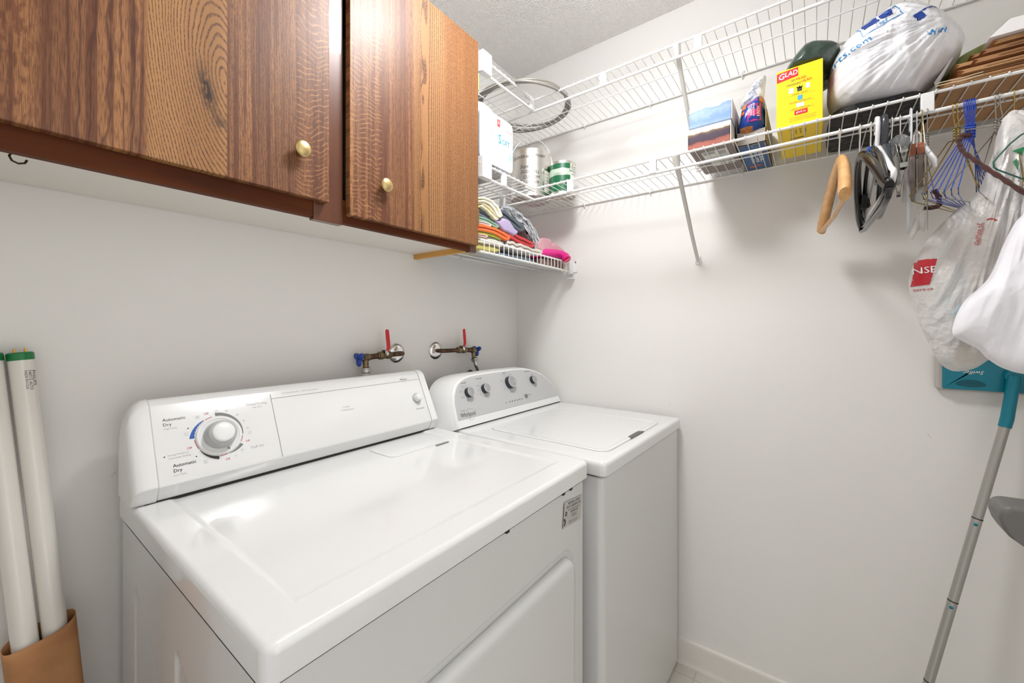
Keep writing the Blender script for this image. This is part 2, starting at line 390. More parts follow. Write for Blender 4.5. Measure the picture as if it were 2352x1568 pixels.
for a, b in ((-1.6005, -1.1525), (-1.0835, -.6525)):
    MB().box(a, CY + .001, CZ0 + .002, b, CY + .02, 1.545).build('rail', FRAMEH, cab, bevel=.0012)
    MB().box(a, CY + .001, 2.11, b, CY + .02, CZ1).build('rail', FRAMEH, cab, bevel=.0012)
BRASS = mat('aged_brass', (204, 180, 126), .38, 1)
HG = mat('dull_brass', (170, 150, 96), .35, 1)
for (a, b, z0, kx, kz, kind) in ((-1.605, -1.127, 1.524, -1.191, 1.616, 'wide'), (-1.078, -.634, 1.508, -.988, 1.598, 'narrow')):
    d = MB().box(a, CY - .019, z0, b, CY - .0005, 2.152).build('door', wood_veneer('oak_veneer_' + kind, kind), cab, bevel=.0015)
    MB().lathe([(0, 0), (.0075, 0), (.0065, .006), (.006, .010), (.0140, .0120), (.0165, .0140), (.0168, .0158), (.0160, .0180), (.013, .0203), (.008, .0218), (0, .0224)],
               face_frame((kx, CY - .019, kz), (1, 0, 0), (0, 0, 1))).build('knob', BRASS, d, smooth=80)
for z in (2.03, 1.60):
    hg = MB(); hg.box(-.6335, CY - .012, z - .028, -.630, CY + .006, z + .028); hg.tube([(-.629, CY - .014, z - .026), (-.629, CY - .014, z + .026)], .0032)
    hg.build('hinge', HG, cab)
hk = MB(); hx, hy, hz = -1.5585, -.240, 1.5122
hk.lathe([(0, 0), (.008, 0), (.007, -.003), (.004, -.006), (0, -.006)], Matrix.Translation((hx, hy, hz)), 16)
hk.tube([(hx, hy, hz), (hx, hy, hz - .006), (hx - .005, hy, hz - .010), (hx - .0075, hy, hz - .016), (hx - .005, hy, hz - .022), (hx + .001, hy, hz - .0245), (hx + .007, hy, hz - .022), (hx + .009, hy, hz - .017)], .0014)
hk.build('cup_hook', mat('tarnished_iron', (70, 58, 50), .4, .8), cab, smooth=70)

# ------------------------------------------------------------------ dryer
DX0, DX1, DY0, DY1, DZ = -1.422, -.6745, -.712, -.05, .92
dr = thing('clothes_dryer', ((DX0 + DX1) / 2, (DY0 + DY1) / 2, 0), 'white front-loading clothes dryer with one large dial, left of the washer', 'dryer')
b = MB(); loft(b, DX0 + .008, DX1 - .003, DY0 + .016, DY1, .010, [(.01, .0), (0, .02), (0, .868), (.003, .874)])
b.build('cabinet_body', ENAMEL_SIDE, dr, smooth=50)
b = MB(); loft(b, DX0, DX1, DY0, DY1, .016, [(.012, .8765), (.003, .8765), (0, .880), (0, .909), (.0012, .9135), (.004, .9175), (.009, .920), (.052, .920), (.056, .9192), (.062, .9172), (.068, .9165), (.2, .9165)])
b.build('top_panel', ENAMEL, dr, smooth=50)
b = MB(); loft(b, DX0 + .012, DX1 - .008, DY0 + .02, DY1 - .002, .008, [(0, .866), (0, .8775)]); b.build('seam', DARK, dr)
# left side panel with two pressed recesses
def side_h(u, v):   # u: from the back towards the front, v: height
    d = 0
    for a0, a1 in ((.10, .30), (.345, .60)):
        top = .775 - .0 * u
        s = sstep(a0, a0 + .006, u) * (1 - sstep(a1 - .10, a1, u + (v - .55) * .0)) * (1 - sstep(top - .02, top, v + (u - a0) * .55)) * sstep(.1, .14, v)
        d = max(d, s)
    return .0022 - .0042 * d
hfield(side_h, .004, .63, .02, .866, 110, 110, face_frame((DX0 + .008, DY1 - .002, 0), (0, -1, 0), (0, 0, 1))).build('side_panel', ENAMEL_SIDE, dr, smooth=60)
# front panel with a rolled groove round the door
DRR = (-1.300, -.743, .14, .722)
def sdr(x, z, q, r):
    cx, cz = (q[0] + q[1]) / 2, (q[2] + q[3]) / 2; hx, hz = (q[1] - q[0]) / 2 - r, (q[3] - q[2]) / 2 - r
    dx, dz = abs(x - cx) - hx, abs(z - cz) - hz
    return math.hypot(max(dx, 0), max(dz, 0)) + min(max(dx, dz), 0) - r
def front_h(u, v):
    d = sdr(DX0 + .008 + u, v, DRR, .04)
    g = .004
    if d < -.012: return g + .004
    if d < 0: return g + .004 - .014 * sstep(-.012, 0, d) ** 1.5
    return g - .010 * (1 - sstep(.0, .014, d))
FF = face_frame((DX0 + .008, DY0 + .016, 0), (1, 0, 0), (0, 0, 1))
fp_ = hfield(lambda u, v: front_h(u, v), .002, .7265, .02, .868, 170, 210, FF).build('front_panel', ENAMEL_SIDE, dr, smooth=75)
d = MB(); dq = DRR
loft(d, dq[0] - DX0 - .008 + .004, dq[1] - DX0 - .008 - .004, dq[2] + .004, dq[3] - .004, .037, [(0, .002), (.0006, .008), (.003, .0140), (.008, .0185), (.015, .0205), (.024, .0210)], FF)
d.build('door', ENAMEL_SIDE, dr, smooth=60)
h = MB()
for k in range(4): h.box(0.0, .585 + k * .0215, .001, .007, .604 + k * .0215, .009, FF @ Matrix.Translation((dq[1] - DX0 - .008 + .001, 0, 0)))
h.build('door_hinge', CHROME, dr, bevel=.001)
for x in (-1.01, -.80, -.765): MB().box(x, DY0 + .003, .8712, x + .009, DY0 + .012, .876).build('lid_clip', DARK, dr)
# duct cleaner's sticker
SK = face_frame((-.790, DY0 + .0112, .790), (1, 0, -.12), (0, 0, 1))
st = quad(MB(), 0, 0, .090, .058, SK, .0006).build('sticker', mat('silver_sticker', (186, 184, 178), .4), dr, smooth=0)
t = MB()
for s, x, y, z, f in (('MICHAEL A. SMITH', .050, .0515, .0078, .9), ('DUCT CLEANING LTD.', .050, .0435, .0078, .9), ('Dryer Duct Cleaning   Books By Email', .050, .0365, .0042, .9), ('604-589-2553', .053, .030, .0074, .9),
                      ('info@smithduct.ca', .053, .0235, .004, .9), ('www.smithduct.ca', .053, .0185, .004, .9), ('Residential and commercial dryer ducts', .050, .0095, .0032, .9), ('furnace and fireplace duct cleaning', .050, .005, .0032, .9)):
    text(t, s, SK @ Matrix.Translation((x, y, 0)), z, sx=f, lift=.001)
arc_band(t, .013, .030, .0025, .0052, 0, 360, SK, lift=.001); arc_band(t, .004, .012, .004, .009, -80, 100, SK, lift=.001); quad(t, 0, 0, .0012, .056, SK, .001)
t.build('sticker_print', INK, st, smooth=0)
# lint screen lid at the rear right of the top
b = MB(); loft(b, -.955, -.735, -.302, -.19, .02, [(0, .9155), (.0006, .9185), (.003, .9192), (.03, .9192)]); b.build('lint_screen_lid', ENAMEL, dr, smooth=50)
b = MB(); loft(b, -.815, -.765, -.314, -.305, .004, [(0, .9166), (.001, .9182)]); b.build('lint_lid_slot', mat('slot_shadow_grey', (120, 120, 118), .5), dr)
# console
def console_prof(g=0., top=1.106):
    return [(-.164 - g, .9215), (-.180 - g, .950), (-.1785 - g, .956), (-.112 - g, top - .012), (-.104 - g, top - .004), (-.094, top + g * .6), (-.074, top + g * .6 - .002), (-.064, top - .012), (-.060, .9215)]
def extr_x(prof, xs, M=None):
    return MB().loops([[(x, y, z) for y, z in (prof if s == 1 else [((y + .11) * (1 - (1 - s) * .3) - .11, .9215 + (z - .9215) * s) for y, z in prof])] for x, s in xs])
extr_x(console_prof(), [(-1.388, 1), (-.712, 1)]).build('console', ENAMEL, dr, smooth=25, bevel=.002)
extr_x(console_prof(.0015), [(-1.4245, .50), (-1.4238, .66), (-1.421, .79), (-1.4155, .89), (-1.407, .955), (-1.398, .988), (-1.3885, 1)]).build('console_end_cap', PLASTIC, dr, smooth=50)
extr_x(console_prof(.0015), [(-.7115, 1), (-.694, 1), (-.688, .985), (-.685, .95)]).build('console_end_cap', PLASTIC, dr, smooth=50)
MB().box(-1.405, -.1655, .9195, -.69, -.062, .9213).build('console_gap_shade', DARK, dr)  # dark strip painting the shaded gap under the console
FC = face_frame((0, -.1785, .956), (1, 0, 0), (0, .0665, .138))       # console face: x = room x, y = up the slope
fz = lambda z: (z - .956) / .138 * math.hypot(.0665, .138)
kx, kz = -1.281, fz(1.021)
K = FC @ Matrix.Translation((kx, kz, 0))
MB().lathe([(0, 0), (.0405, 0), (.0410, .003), (.0395, .0045), (.036, .0045), (.035, .0035), (0, .0035)], K, 48).build('dial_ring', PLASTIC, dr)
dk = MB().lathe([(.027, .0035), (.0290, .006), (.0285, .012), (.0265, .022), (.025, .0250), (.022, .0265), (.0205, .0268), (0, .0268)], K, 40).build('timer_dial', GREYP, dr, smooth=50)
MB().lathe([(0, .0266), (.0205, .0266), (.0200, .0295), (.016, .0315), (.008, .0325), (0, .0328)], K, 40).build('dial_cap', PLASTIC, dk, smooth=70)
MB().add([(-.003, -.031, .0048), (.003, -.031, .0048), (.0008, -.038, .0048)], [(0, 1, 2)], K @ Matrix.Rotation(.35, 4, 'Z')).build('dial_pointer', INK_GREY, dk)
KS = FC @ Matrix.Translation((-.746, fz(1.024), 0))
MB().lathe([(0, 0), (.0155, 0), (.016, .002), (.0145, .003), (.0130, .002), (0, .002)], KS).build('button_ring', GREYP, dr)
MB().lathe([(.0125, .002), (.0125, .006), (.0105, .016), (.009, .0175), (0, .018)], KS).build('start_button', PLASTIC, dr, smooth=50)
t = MB(); g = MB(); r = MB(); bl = MB(); lg = MB()
def put(mb, s, x, z, size, **k): text(mb, s, FC @ Matrix.Translation((x, fz(z), 0)), size, **k)
put(t, 'Automatic', -1.352, 1.066, .0088, align='CENTER'); put(t, 'Dry', -1.364, 1.057, .0088)
put(t, 'Automatic', -1.345, .982, .0088, off=.0001); put(t, 'Dry', -1.357, .973, .0088, off=.0001)
put(lg, '(High Heat)', -1.360, 1.0495, .0045); put(lg, '(Low Heat)', -1.354, .9655, .0045)
put(lg, 'Energy Preferred', -1.353, 1.0015, .0048); put(lg, 'Automatic Setting', -1.351, .996, .0048)
arc_band(t, -1.3745, fz(1.0005), 0, .0013, 0, 360, FC); arc_band(t, kx - .051, kz + .026, 0, .0013, 0, 360, FC); arc_band(t, kx - .044, kz - .034, 0, .0013, 0, 360, FC)
put(lg, 'Fluff Air', -1.214, .985, .0085); put(lg, 'Timed Drying', -1.200, 1.073, .0078); put(lg, '(High Heat)', -1.200, 1.066, .0042)
for s, a in (('60', 88), ('50', 68), ('40', 45), ('30', 25), ('20', 6), ('20', -48), ('10', -66)):
    text(lg, s, FC @ Matrix.Translation((kx + .0545 * math.cos(math.radians(a)), kz + .0545 * math.sin(math.radians(a)), 0)), .0055)
for s, a in (('Less', -6), ('Very', 165), ('Less', 125), ('Very', 238)):
    text(lg, s + '\nDry', FC @ Matrix.Translation((kx + .057 * math.cos(math.radians(a)), kz + .057 * math.sin(math.radians(a)), 0)), .0042)
for a in (108, 196, -82, -26): text(r, 'Off', FC @ Matrix.Translation((kx + .0555 * math.cos(math.radians(a)), kz + .0535 * math.sin(math.radians(a)), 0)), .0062)
arc_band(bl, kx, kz, .043, .0515, 122, 176, FC, taper=(.2, 1)); arc_band(t, kx, kz, .043, .0500, 212, 262, FC, taper=(.1, 1))
arc_band(g, kx, kz, .043, .0505, 92, -8, FC, taper=(1, .2)); arc_band(g, kx, kz, .043, .050, -35, -75, FC, taper=(1, .1))
for a0, a1 in ((100, 118), (180, 208), (-96, -78), (-30, -12)): arc_band(r, kx, kz, .0425, .0436, a0, a1, FC)
for a in list(range(126, 174, 8)): arc_band(lg, kx, kz, .0422, .0445, a, a + 2.5, FC, lift=.0006)
put(t, 'Push to Start', -.743, .993, .0062, sx=.95); put(lg, 'Commercial Quality  •  Extra Large Capacity', -1.095, 1.0885, .0050)
put(lg, '4 Cycles', -.985, 1.034, .0062); put(lg, '3 Temperatures', -.985, 1.0265, .0062)
put(t, 'Whirlpool', -.775, 1.0845, .0075, sx=.9); arc_band(g, -.775, fz(1.0845), .0070, .0074, 20, 330, FC)
for x0, z0, x1, z1 in ((-1.167, 1.079, -.714, 1.0797), (-1.1675, .953, -1.1665, 1.090)): quad(g, x0, fz(z0), x1, fz(z1), FC, .0004)
g2 = mat('line_grey', (120, 122, 122), .5)
t.build('black_lettering', INK, dr, smooth=0); lg.build('grey_lettering', mat('pale_grey_ink', (176, 178, 178), .5), dr, smooth=0)
g.build('grey_scale_marks', g2, dr, smooth=0); r.build('red_lettering', INK_RED, dr, smooth=0); bl.build('blue_scale_arc', INK_BLUE, dr, smooth=0)

# ------------------------------------------------------------------ washer
WR = math.radians(-1.4)
wa = thing('washing_machine', (-.662, -.750, 0), 'white top-loading washing machine with grey oval control panel, in the corner', 'washing machine', rot=(0, 0, WR))
WW, WD, WZ = .645, .585, .915
b = MB(); loft(b, .004, WW - .002, .008, WD, .019, [(.01, 0), (0, .02), (0, .866), (.003, .871), (.008, .873)]); b.build('cabinet_body', ENAMEL_SIDE, wa, smooth=50, local=True)
b = MB(); loft(b, .010, WW - .008, .014, WD - .01, .022, [(0, .86), (0, .882)]); b.build('seam', DARK, wa, local=True)
b = MB(); loft(b, 0, WW, 0, WD, .019, [(.012, .877), (.003, .877), (0, .8805), (.0, .903), (.0012, .9085), (.004, .9128), (.010, .915), (.03, .915)]); b.build('top_panel', ENAMEL, wa, smooth=50, local=True)
# lid: flush panel with a soft rim
b = MB(); loft(b, .076, .520, .034, .452, .035, [(0, .914), (.0005, .9165), (.003, .9180), (.008, .9182), (.014, .9172), (.02, .9168), (.2, .9168)]); b.build('lid', ENAMEL, wa, smooth=50, local=True)
b = MB(); loft(b, .0745, .5215, .0325, .4535, .036, [(0, .9145), (0, .9153)]); b.build('lid_gap', mat('lid_gap_grey', (150, 150, 148), .5), wa, local=True)
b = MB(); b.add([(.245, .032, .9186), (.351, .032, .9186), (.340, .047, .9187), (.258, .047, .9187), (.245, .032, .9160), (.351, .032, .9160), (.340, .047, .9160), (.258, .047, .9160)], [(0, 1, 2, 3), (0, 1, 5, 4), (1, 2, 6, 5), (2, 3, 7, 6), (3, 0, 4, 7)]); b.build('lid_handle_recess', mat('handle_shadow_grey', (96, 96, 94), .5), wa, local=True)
# console: arched shell leaning back
UA, UB, HT = -.006, .638, .176
def arch(s, n=40, inset=0., h=HT):
    out = []
    for i in range(n + 1):
        q = -1 + 2 * i / n; q = math.copysign(abs(q) ** .6, q)
        hh = max(0., 1 - abs(q) ** (7 if q < 0 else 3.2)) ** (.4 if q < 0 else .5) * h
        out.append(((UA + UB) / 2 + q * ((UB - UA) / 2 - inset), hh - inset * (1 if hh > inset else 0)))
    return out
VB = .515   # depth at which the console foot stands
FW_ = Matrix(((1, 0, 0, 0), (0, .40 / 1.077, -1 / 1.077, VB), (0, 1 / 1.077, .40 / 1.077, .918), (0, 0, 0, 1)))   # x across, y up the face, z out of it
FW_ = face_frame((0, VB, .918), (1, 0, 0), (0, .42, 1))
def arch_loop(inset, w, foot=0.):
    A = arch(0, inset=0); hx = (UB - UA) / 2; cx = (UA + UB) / 2
    out = []
    for a, hgt in A:
        k = 1 if (inset < 0 and a > cx) else (hx - inset) / hx; out.append((cx + (a - cx) * k, max(foot, hgt * (HT - inset) / HT + 0.), w))
    return out
c = MB(); c.loops([arch_loop(-.03, -.085, -.012), arch_loop(-.012, -.02, -.004), arch_loop(-.002, -.006), arch_loop(0, 0), arch_loop(.003, .004), arch_loop(.008, .0055), arch_loop(.0085, .004)], M=FW_)
c.build('console_shell', PLASTIC, wa, smooth=60, local=True)
c = MB(); c.loops([arch_loop(.010, .0045, .026), arch_loop(.0105, .0052, .0265)], M=FW_); c.build('control_panel', mat('silver_grey_panel', (190, 191, 191), .35), wa, smooth=30, local=True)
c = MB().box(.02, VB + .0005, .9135, .630, VB + .07, .9175); c.build('console_gap_shade', DARK, wa, local=True)  # dark strip in place of the shade under the console foot
BK = mat('dark_knob_rubber', (44, 50, 58), .35)
def wk(px_u, v, r, h, ang):
    Kk = FW_ @ Matrix.Translation((px_u, v, .005))
    k = MB().lathe([(0, 0), (r * 1.02, 0), (r, h * .9), (r * .98, h), (0, h)], Kk, 36).build('control_knob', BK, wa, smooth=50, local=True)
    MB().lathe([(r * .99, h * .85), (r * .97, h * 1.05), (r * .86, h * 1.06), (r * .85, h * .98), (r * .84, h * .95)], Kk, 36).build('knob_trim_ring', CHROME, k, smooth=50, local=True)
    MB().lathe([(0, h * .96), (r * .86, h * .96), (r * .86, h * 1.02), (0, h * 1.02)], Kk, 36).build('knob_face', mat('grey_knob_face', (158, 158, 158), .4), k, smooth=30, local=True)
    quad(MB(), r * .3, -.0006, r * .86, .0006, Kk @ Matrix.Rotation(math.radians(ang), 4, 'Z'), h * 1.05).build('knob_mark', PLASTIC, k, local=True)
uK = lambda x: (x + .700) * .995 + .004
KN = ((.086, .111, .0170, .016, 185), (.172, .114, .0170, .016, 185), (.320, .1205, .0240, .018, 0), (.473, .1145, .0160, .015, 130))
for x, z, r, h, a in KN:
    wk(x, z, r, h, a)
Kk = FW_ @ Matrix.Translation((.3976, .0558, .005)); MB().lathe([(0, 0), (.0078, 0), (.0075, .004), (.0065, .005), (0, .005)], Kk).build('start_button', mat('grey_button', (120, 120, 122), .4), wa, local=True)
t = MB(); lg = MB()
F5 = FW_ @ Matrix.Translation((0, 0, .0053))
for i in range(6): arc_band(t, (.289) + i * .0155, .0482, 0, .0026, 0, 360, F5)
text(t, 'Whirlpool', F5 @ Matrix.Translation((.058, .039, 0)), .022, sx=.78); arc_band(lg, .070, .038, .019, .0197, 30, 300, F5); text(lg, 'WTW4815', F5 @ Matrix.Translation((.038, .054, 0)), .005)
for s, x, y in (('LOAD SIZE', .075, .1475), ('WATER TEMP', .157, .1545), ('Normal', .304, .1625), ('WASH OPTIONS', .455, .154)): text(t, s, F5 @ Matrix.Translation((x, y, 0)), .0060, sx=.9)
cyc = {0: ('X-Large', 'Large', 'Medium', 'Small'), 1: ('Hot', 'Warm', 'Cool', 'Cold', 'Tap Cold'), 2: ('Light', 'Heavy', 'Bulky', 'Delicate', 'Rinse', 'Casual', 'Clean'), 3: ('Rinse', 'Fabric', 'Extra')}
for q, (x, z, r0) in enumerate(((.086, .111, .028), (.172, .114, .028), (.320, .1205, .037), (.473, .1145, .027))):
    L_ = cyc[q]; a0, a1 = ((120, 250), (110, 255), (60, -250), (70, -60))[q]
    for i, s in enumerate(L_):
        a = math.radians(a0 + (a1 - a0) * i / max(1, len(L_) - 1)); text(t if i % 2 else lg, s, F5 @ Matrix.Translation((x + r0 * 1.25 * math.cos(a), z + r0 * math.sin(a), 0)), .0048)
text(t, 'Start/Pause', F5 @ Matrix.Translation((.424, .058, 0)), .005); text(t, 'Status', F5 @ Matrix.Translation((.268, .0475, 0)), .005)
t.build('black_lettering', INK, wa, smooth=0, local=True); lg.build('pale_lettering', mat('dim_grey_ink', (130, 130, 132), .5), wa, smooth=0, local=True)
# ------------------------------------------------------------------ wire shelves
def clip_mb(p, axis='y', h=.046, w=.011):
    x, y, z = p; m = MB()
    a, b = (w, .006) if axis == 'x' else (.006, w)
    m.box(x - a, y - b, z - h, x + a, y + b, z); return m
def bracket(parent, y, zt, drop=.288):
    m = MB(); P = [(-.302, y, zt - .002), (-.296, y, zt - .016), (-.285, y, zt - .034), (-.255, y, zt - .060), (-.10, y, zt - drop + .080), (-.03, y, zt - drop + .022), (-.010, y, zt - drop + .006)]
    m.tube(P, [.0145, .014, .0105, .0085, .0080, .0078, .008], 12, flat=(.8, 1)); b = m.build('brace', WIREG, parent, smooth=60)
    m = MB(); m.lathe([(0, 0), (.0125, 0), (.012, .004), (.008, .006), (0, .006)], face_frame((-.0005, y, zt - drop), (0, -1, 0), (0, 0, 1)), 20)
    m.box(-.010, y - .0085, zt - drop - .002, -.0005, y + .0085, zt - drop + .018); m.build('brace_foot', WIRE, parent)
    m = MB(); m.lathe([(0, 0), (.004, 0), (.003, .0015), (0, .002)], face_frame((-.0067, y, zt - drop), (0, -1, 0), (0, 0, 1)), 12); m.build('screw', STEEL, parent)
def wall_clip(parent, p, axis):
    x, y, z = p; m = MB()
    if axis == 'y':
        m.box(-.009, y - .005, z - .004, -.001, y + .005, z + .014); m.tube([(-.004, y, z + .010), (-.011, y, z + .006), (-.013, y, z - .002), (-.009, y, z - .009), (-.004, y, z - .013)], .0022, 8)
    else:
        m.box(x - .005, -.009, z - .004, x + .005, -.001, z + .014); m.tube([(x, -.004, z + .010), (x, -.011, z + .006), (x, -.013, z - .002), (x, -.009, z - .009), (x, -.004, z - .013)], .0022, 8)
    m.build('wall_clip', WIRE, parent, smooth=60)
WIREG = mat('painted_brace_steel', (214, 212, 206), .35)
END_Y = YF + .006
for z, lab, ys, brk, joint in ((2.120, 'upper white wire shelf along the right wall, mostly empty', (-.582, -.885, -1.19, -1.5), (-.824,), 1),
                        (1.780, 'lower white wire shelf along the right wall, full of boxes, bags and hangers', (-.145, -.456, -.752, -1.369), (-.822,), 0)):
    sh = thing('wire_shelf', (-.15, -.9, z), lab, 'wire shelf', 'white wire closet shelves')
    MB().tube([(-.006, -.004, z), (-.006, END_Y, z)], .0034, 10).build('wall_rail', WIRE, sh)
    MB().tube([(-.160, -.006, z - .0036), (-.160, END_Y, z - .0036)], .0023, 8).build('middle_rail', WIRE, sh)
    MB().tube([(-.300, -.006, z), (-.300, END_Y, z)], .0037, 10).build('front_rail', WIRE, sh)
    MB().tube([(-.300, -.012, z - .042), (-.300, END_Y, z - .042)], .0045, 12).build('hanging_rod', WIRE, sh)
    y = -.016; wires = MB()
    while y > END_Y: wires.tube([(-.003, y, z + .0025), (-.298, y, z + .0025), (-.3035, y, z + .0042), (-.3055, y, z + .0005)], .00135, 6); y -= .0268
    wires.build('deck_wires', WIRE, sh, smooth=60)
    for y in ys: clip_mb((-.300, y, z + .001), 'x' if 0 else 'y', .044).build('rod_clip', PLASTIC, sh, bevel=.0015)
    for y in brk: bracket(sh, y, z)
    for y in (-.068, -.368, -.649, -.964, -1.27, -1.56): wall_clip(sh, (0, y, z), 'y')
for z, lab in ((2.120, 'short upper white wire shelf between the cabinet and the corner'), (1.780, 'short middle white wire shelf holding the paper pack and the large paint can')):
    sh = thing('wire_shelf', (-.45, -.15, z), lab, 'wire shelf', 'white wire closet shelves')
    X0 = -.617
    MB().tube([(X0, -.006, z), (-.306, -.006, z)], .0034, 10).build('wall_rail', WIRE, sh)
    MB().tube([(X0, -.160, z - .0036), (-.306, -.160, z - .0036)], .0023, 8).build('middle_rail', WIRE, sh)
    MB().tube([(X0, -.300, z), (-.3035, -.300, z)], .0037, 10).build('front_rail', WIRE, sh)
    MB().tube([(X0, -.300, z - .042), (-.3045, -.300, z - .042)], .0045, 12).build('hanging_rod', WIRE, sh)
    wires = MB(); x = -.328
    while x > X0: wires.tube([(x, -.003, z + .0025), (x, -.298, z + .0025), (x, -.3035, z + .0042), (x, -.3055, z + .0005)], .00135, 6); x -= .0268
    wires.build('deck_wires', WIRE, sh, smooth=60)
    MB().box(-.6165, -.313, z - .048, -.570, -.290, z + .022).build('end_bracket', PLASTIC, sh, bevel=.002)
    clip_mb((-.491 if z < 2 else -.318, -.300, z + .001), 'x', .044).build('rod_clip', PLASTIC, sh, bevel=.0015)
    m = MB(); m.box(-.36, -.302, z - .012, -.302, -.296, z + .002); m.build('corner_connector', WIREG, sh, bevel=.0015)
# bottom shelf with its lip turned up
sh = thing('wire_shelf', (-.36, -.15, 1.50), 'lowest white wire shelf with a raised lip, carrying the folded cloths', 'wire shelf', 'white wire closet shelves')
ZB, ZFr, XS = 1.534, 1.494, -.614
dz = lambda y: ZB + (ZFr - ZB) * (-y / .300)
MB().tube([(XS, -.006, ZB), (-.006, -.006, ZB)], .0034, 10).build('wall_rail', WIRE, sh)
MB().tube([(XS, -.150, dz(-.15) - .0036), (-.006, -.150, dz(-.15) - .0036)], .0023, 8).build('middle_rail', WIRE, sh)
MB().tube([(-.616, -.300, ZFr), (-.006, -.300, ZFr)], .0040, 10).build('front_rail', WIRE, sh)
MB().tube([(-.618, -.302, ZFr + .038), (-.012, -.302, ZFr + .038)], .0034, 10).build('lip_rail', WIRE, sh)
wires = MB(); x = -.018
while x > XS:
    wires.tube([(x, -.003, ZB + .0025), (x, -.300, dz(-.298) + .0025)], .00135, 6)
    x -= .0262
x = -.025
while x > -.616: MB().tube([(x, -.303, ZFr - .001), (x, -.3055, ZFr + .004), (x, -.3055, ZFr + .037), (x, -.302, ZFr + .0415)], .0015, 6).build('lip_wire', WIRE, sh, smooth=60); x -= .0262
wires.build('deck_wires', WIRE, sh, smooth=60)
m = MB(); m.box(-.030, -.312, ZFr - .012, -.002, -.296, ZFr + .046); m.box(-.006, -.330, ZFr - .004, -.0005, -.290, ZFr + .052); m.box(-.040, -.318, ZFr - .034, -.002, -.300, ZFr - .030); m.build('end_bracket', PLASTIC, sh, bevel=.0015)
MB().lathe([(0, 0), (.0045, 0), (.0035, .002), (0, .0025)], face_frame((-.0065, -.322, ZFr + .04), (0, -1, 0), (0, 0, 1)), 12).build('screw', STEEL, sh)
for x in (-.395, -.11): wall_clip(sh, (x, 0, ZB), 'x')

# ------------------------------------------------------------------ water valves and drain
COPPER = mat('tarnished_copper', (112, 84, 66), .4, .8, var=((70, 52, 44), 60))
BRASSV = mat('dull_valve_brass', (140, 122, 92), .4, .8, var=((98, 84, 66), 50))
NICKEL = mat('nickel_plate', (176, 170, 160), .3, 1)
REDV = mat('red_vinyl_grip', (196, 26, 34), .35); BLUEV = mat('blue_painted_metal', (24, 66, 160), .35)
def ring_tube(m, a, b, rs, seg=16):   # stepped cylinder from a to b: list of (t, r)
    a, b = Vector(a), Vector(b); d = (b - a).normalized(); up = Vector((0, 0, 1)) if abs(d.z) < .9 else Vector((0, 1, 0))
    u = up.cross(d).normalized(); M = face_frame(a, u, d.cross(u)); L_ = (b - a).length
    M = Matrix(((u.x, d.cross(u).x, d.x, a.x), (u.y, d.cross(u).y, d.y, a.y), (u.z, d.cross(u).z, d.z, a.z), (0, 0, 0, 1)))
    m.lathe([(0, rs[0][0] * L_)] + [(r, t * L_) for t, r in rs] + [(0, rs[-1][0] * L_)], M, seg)
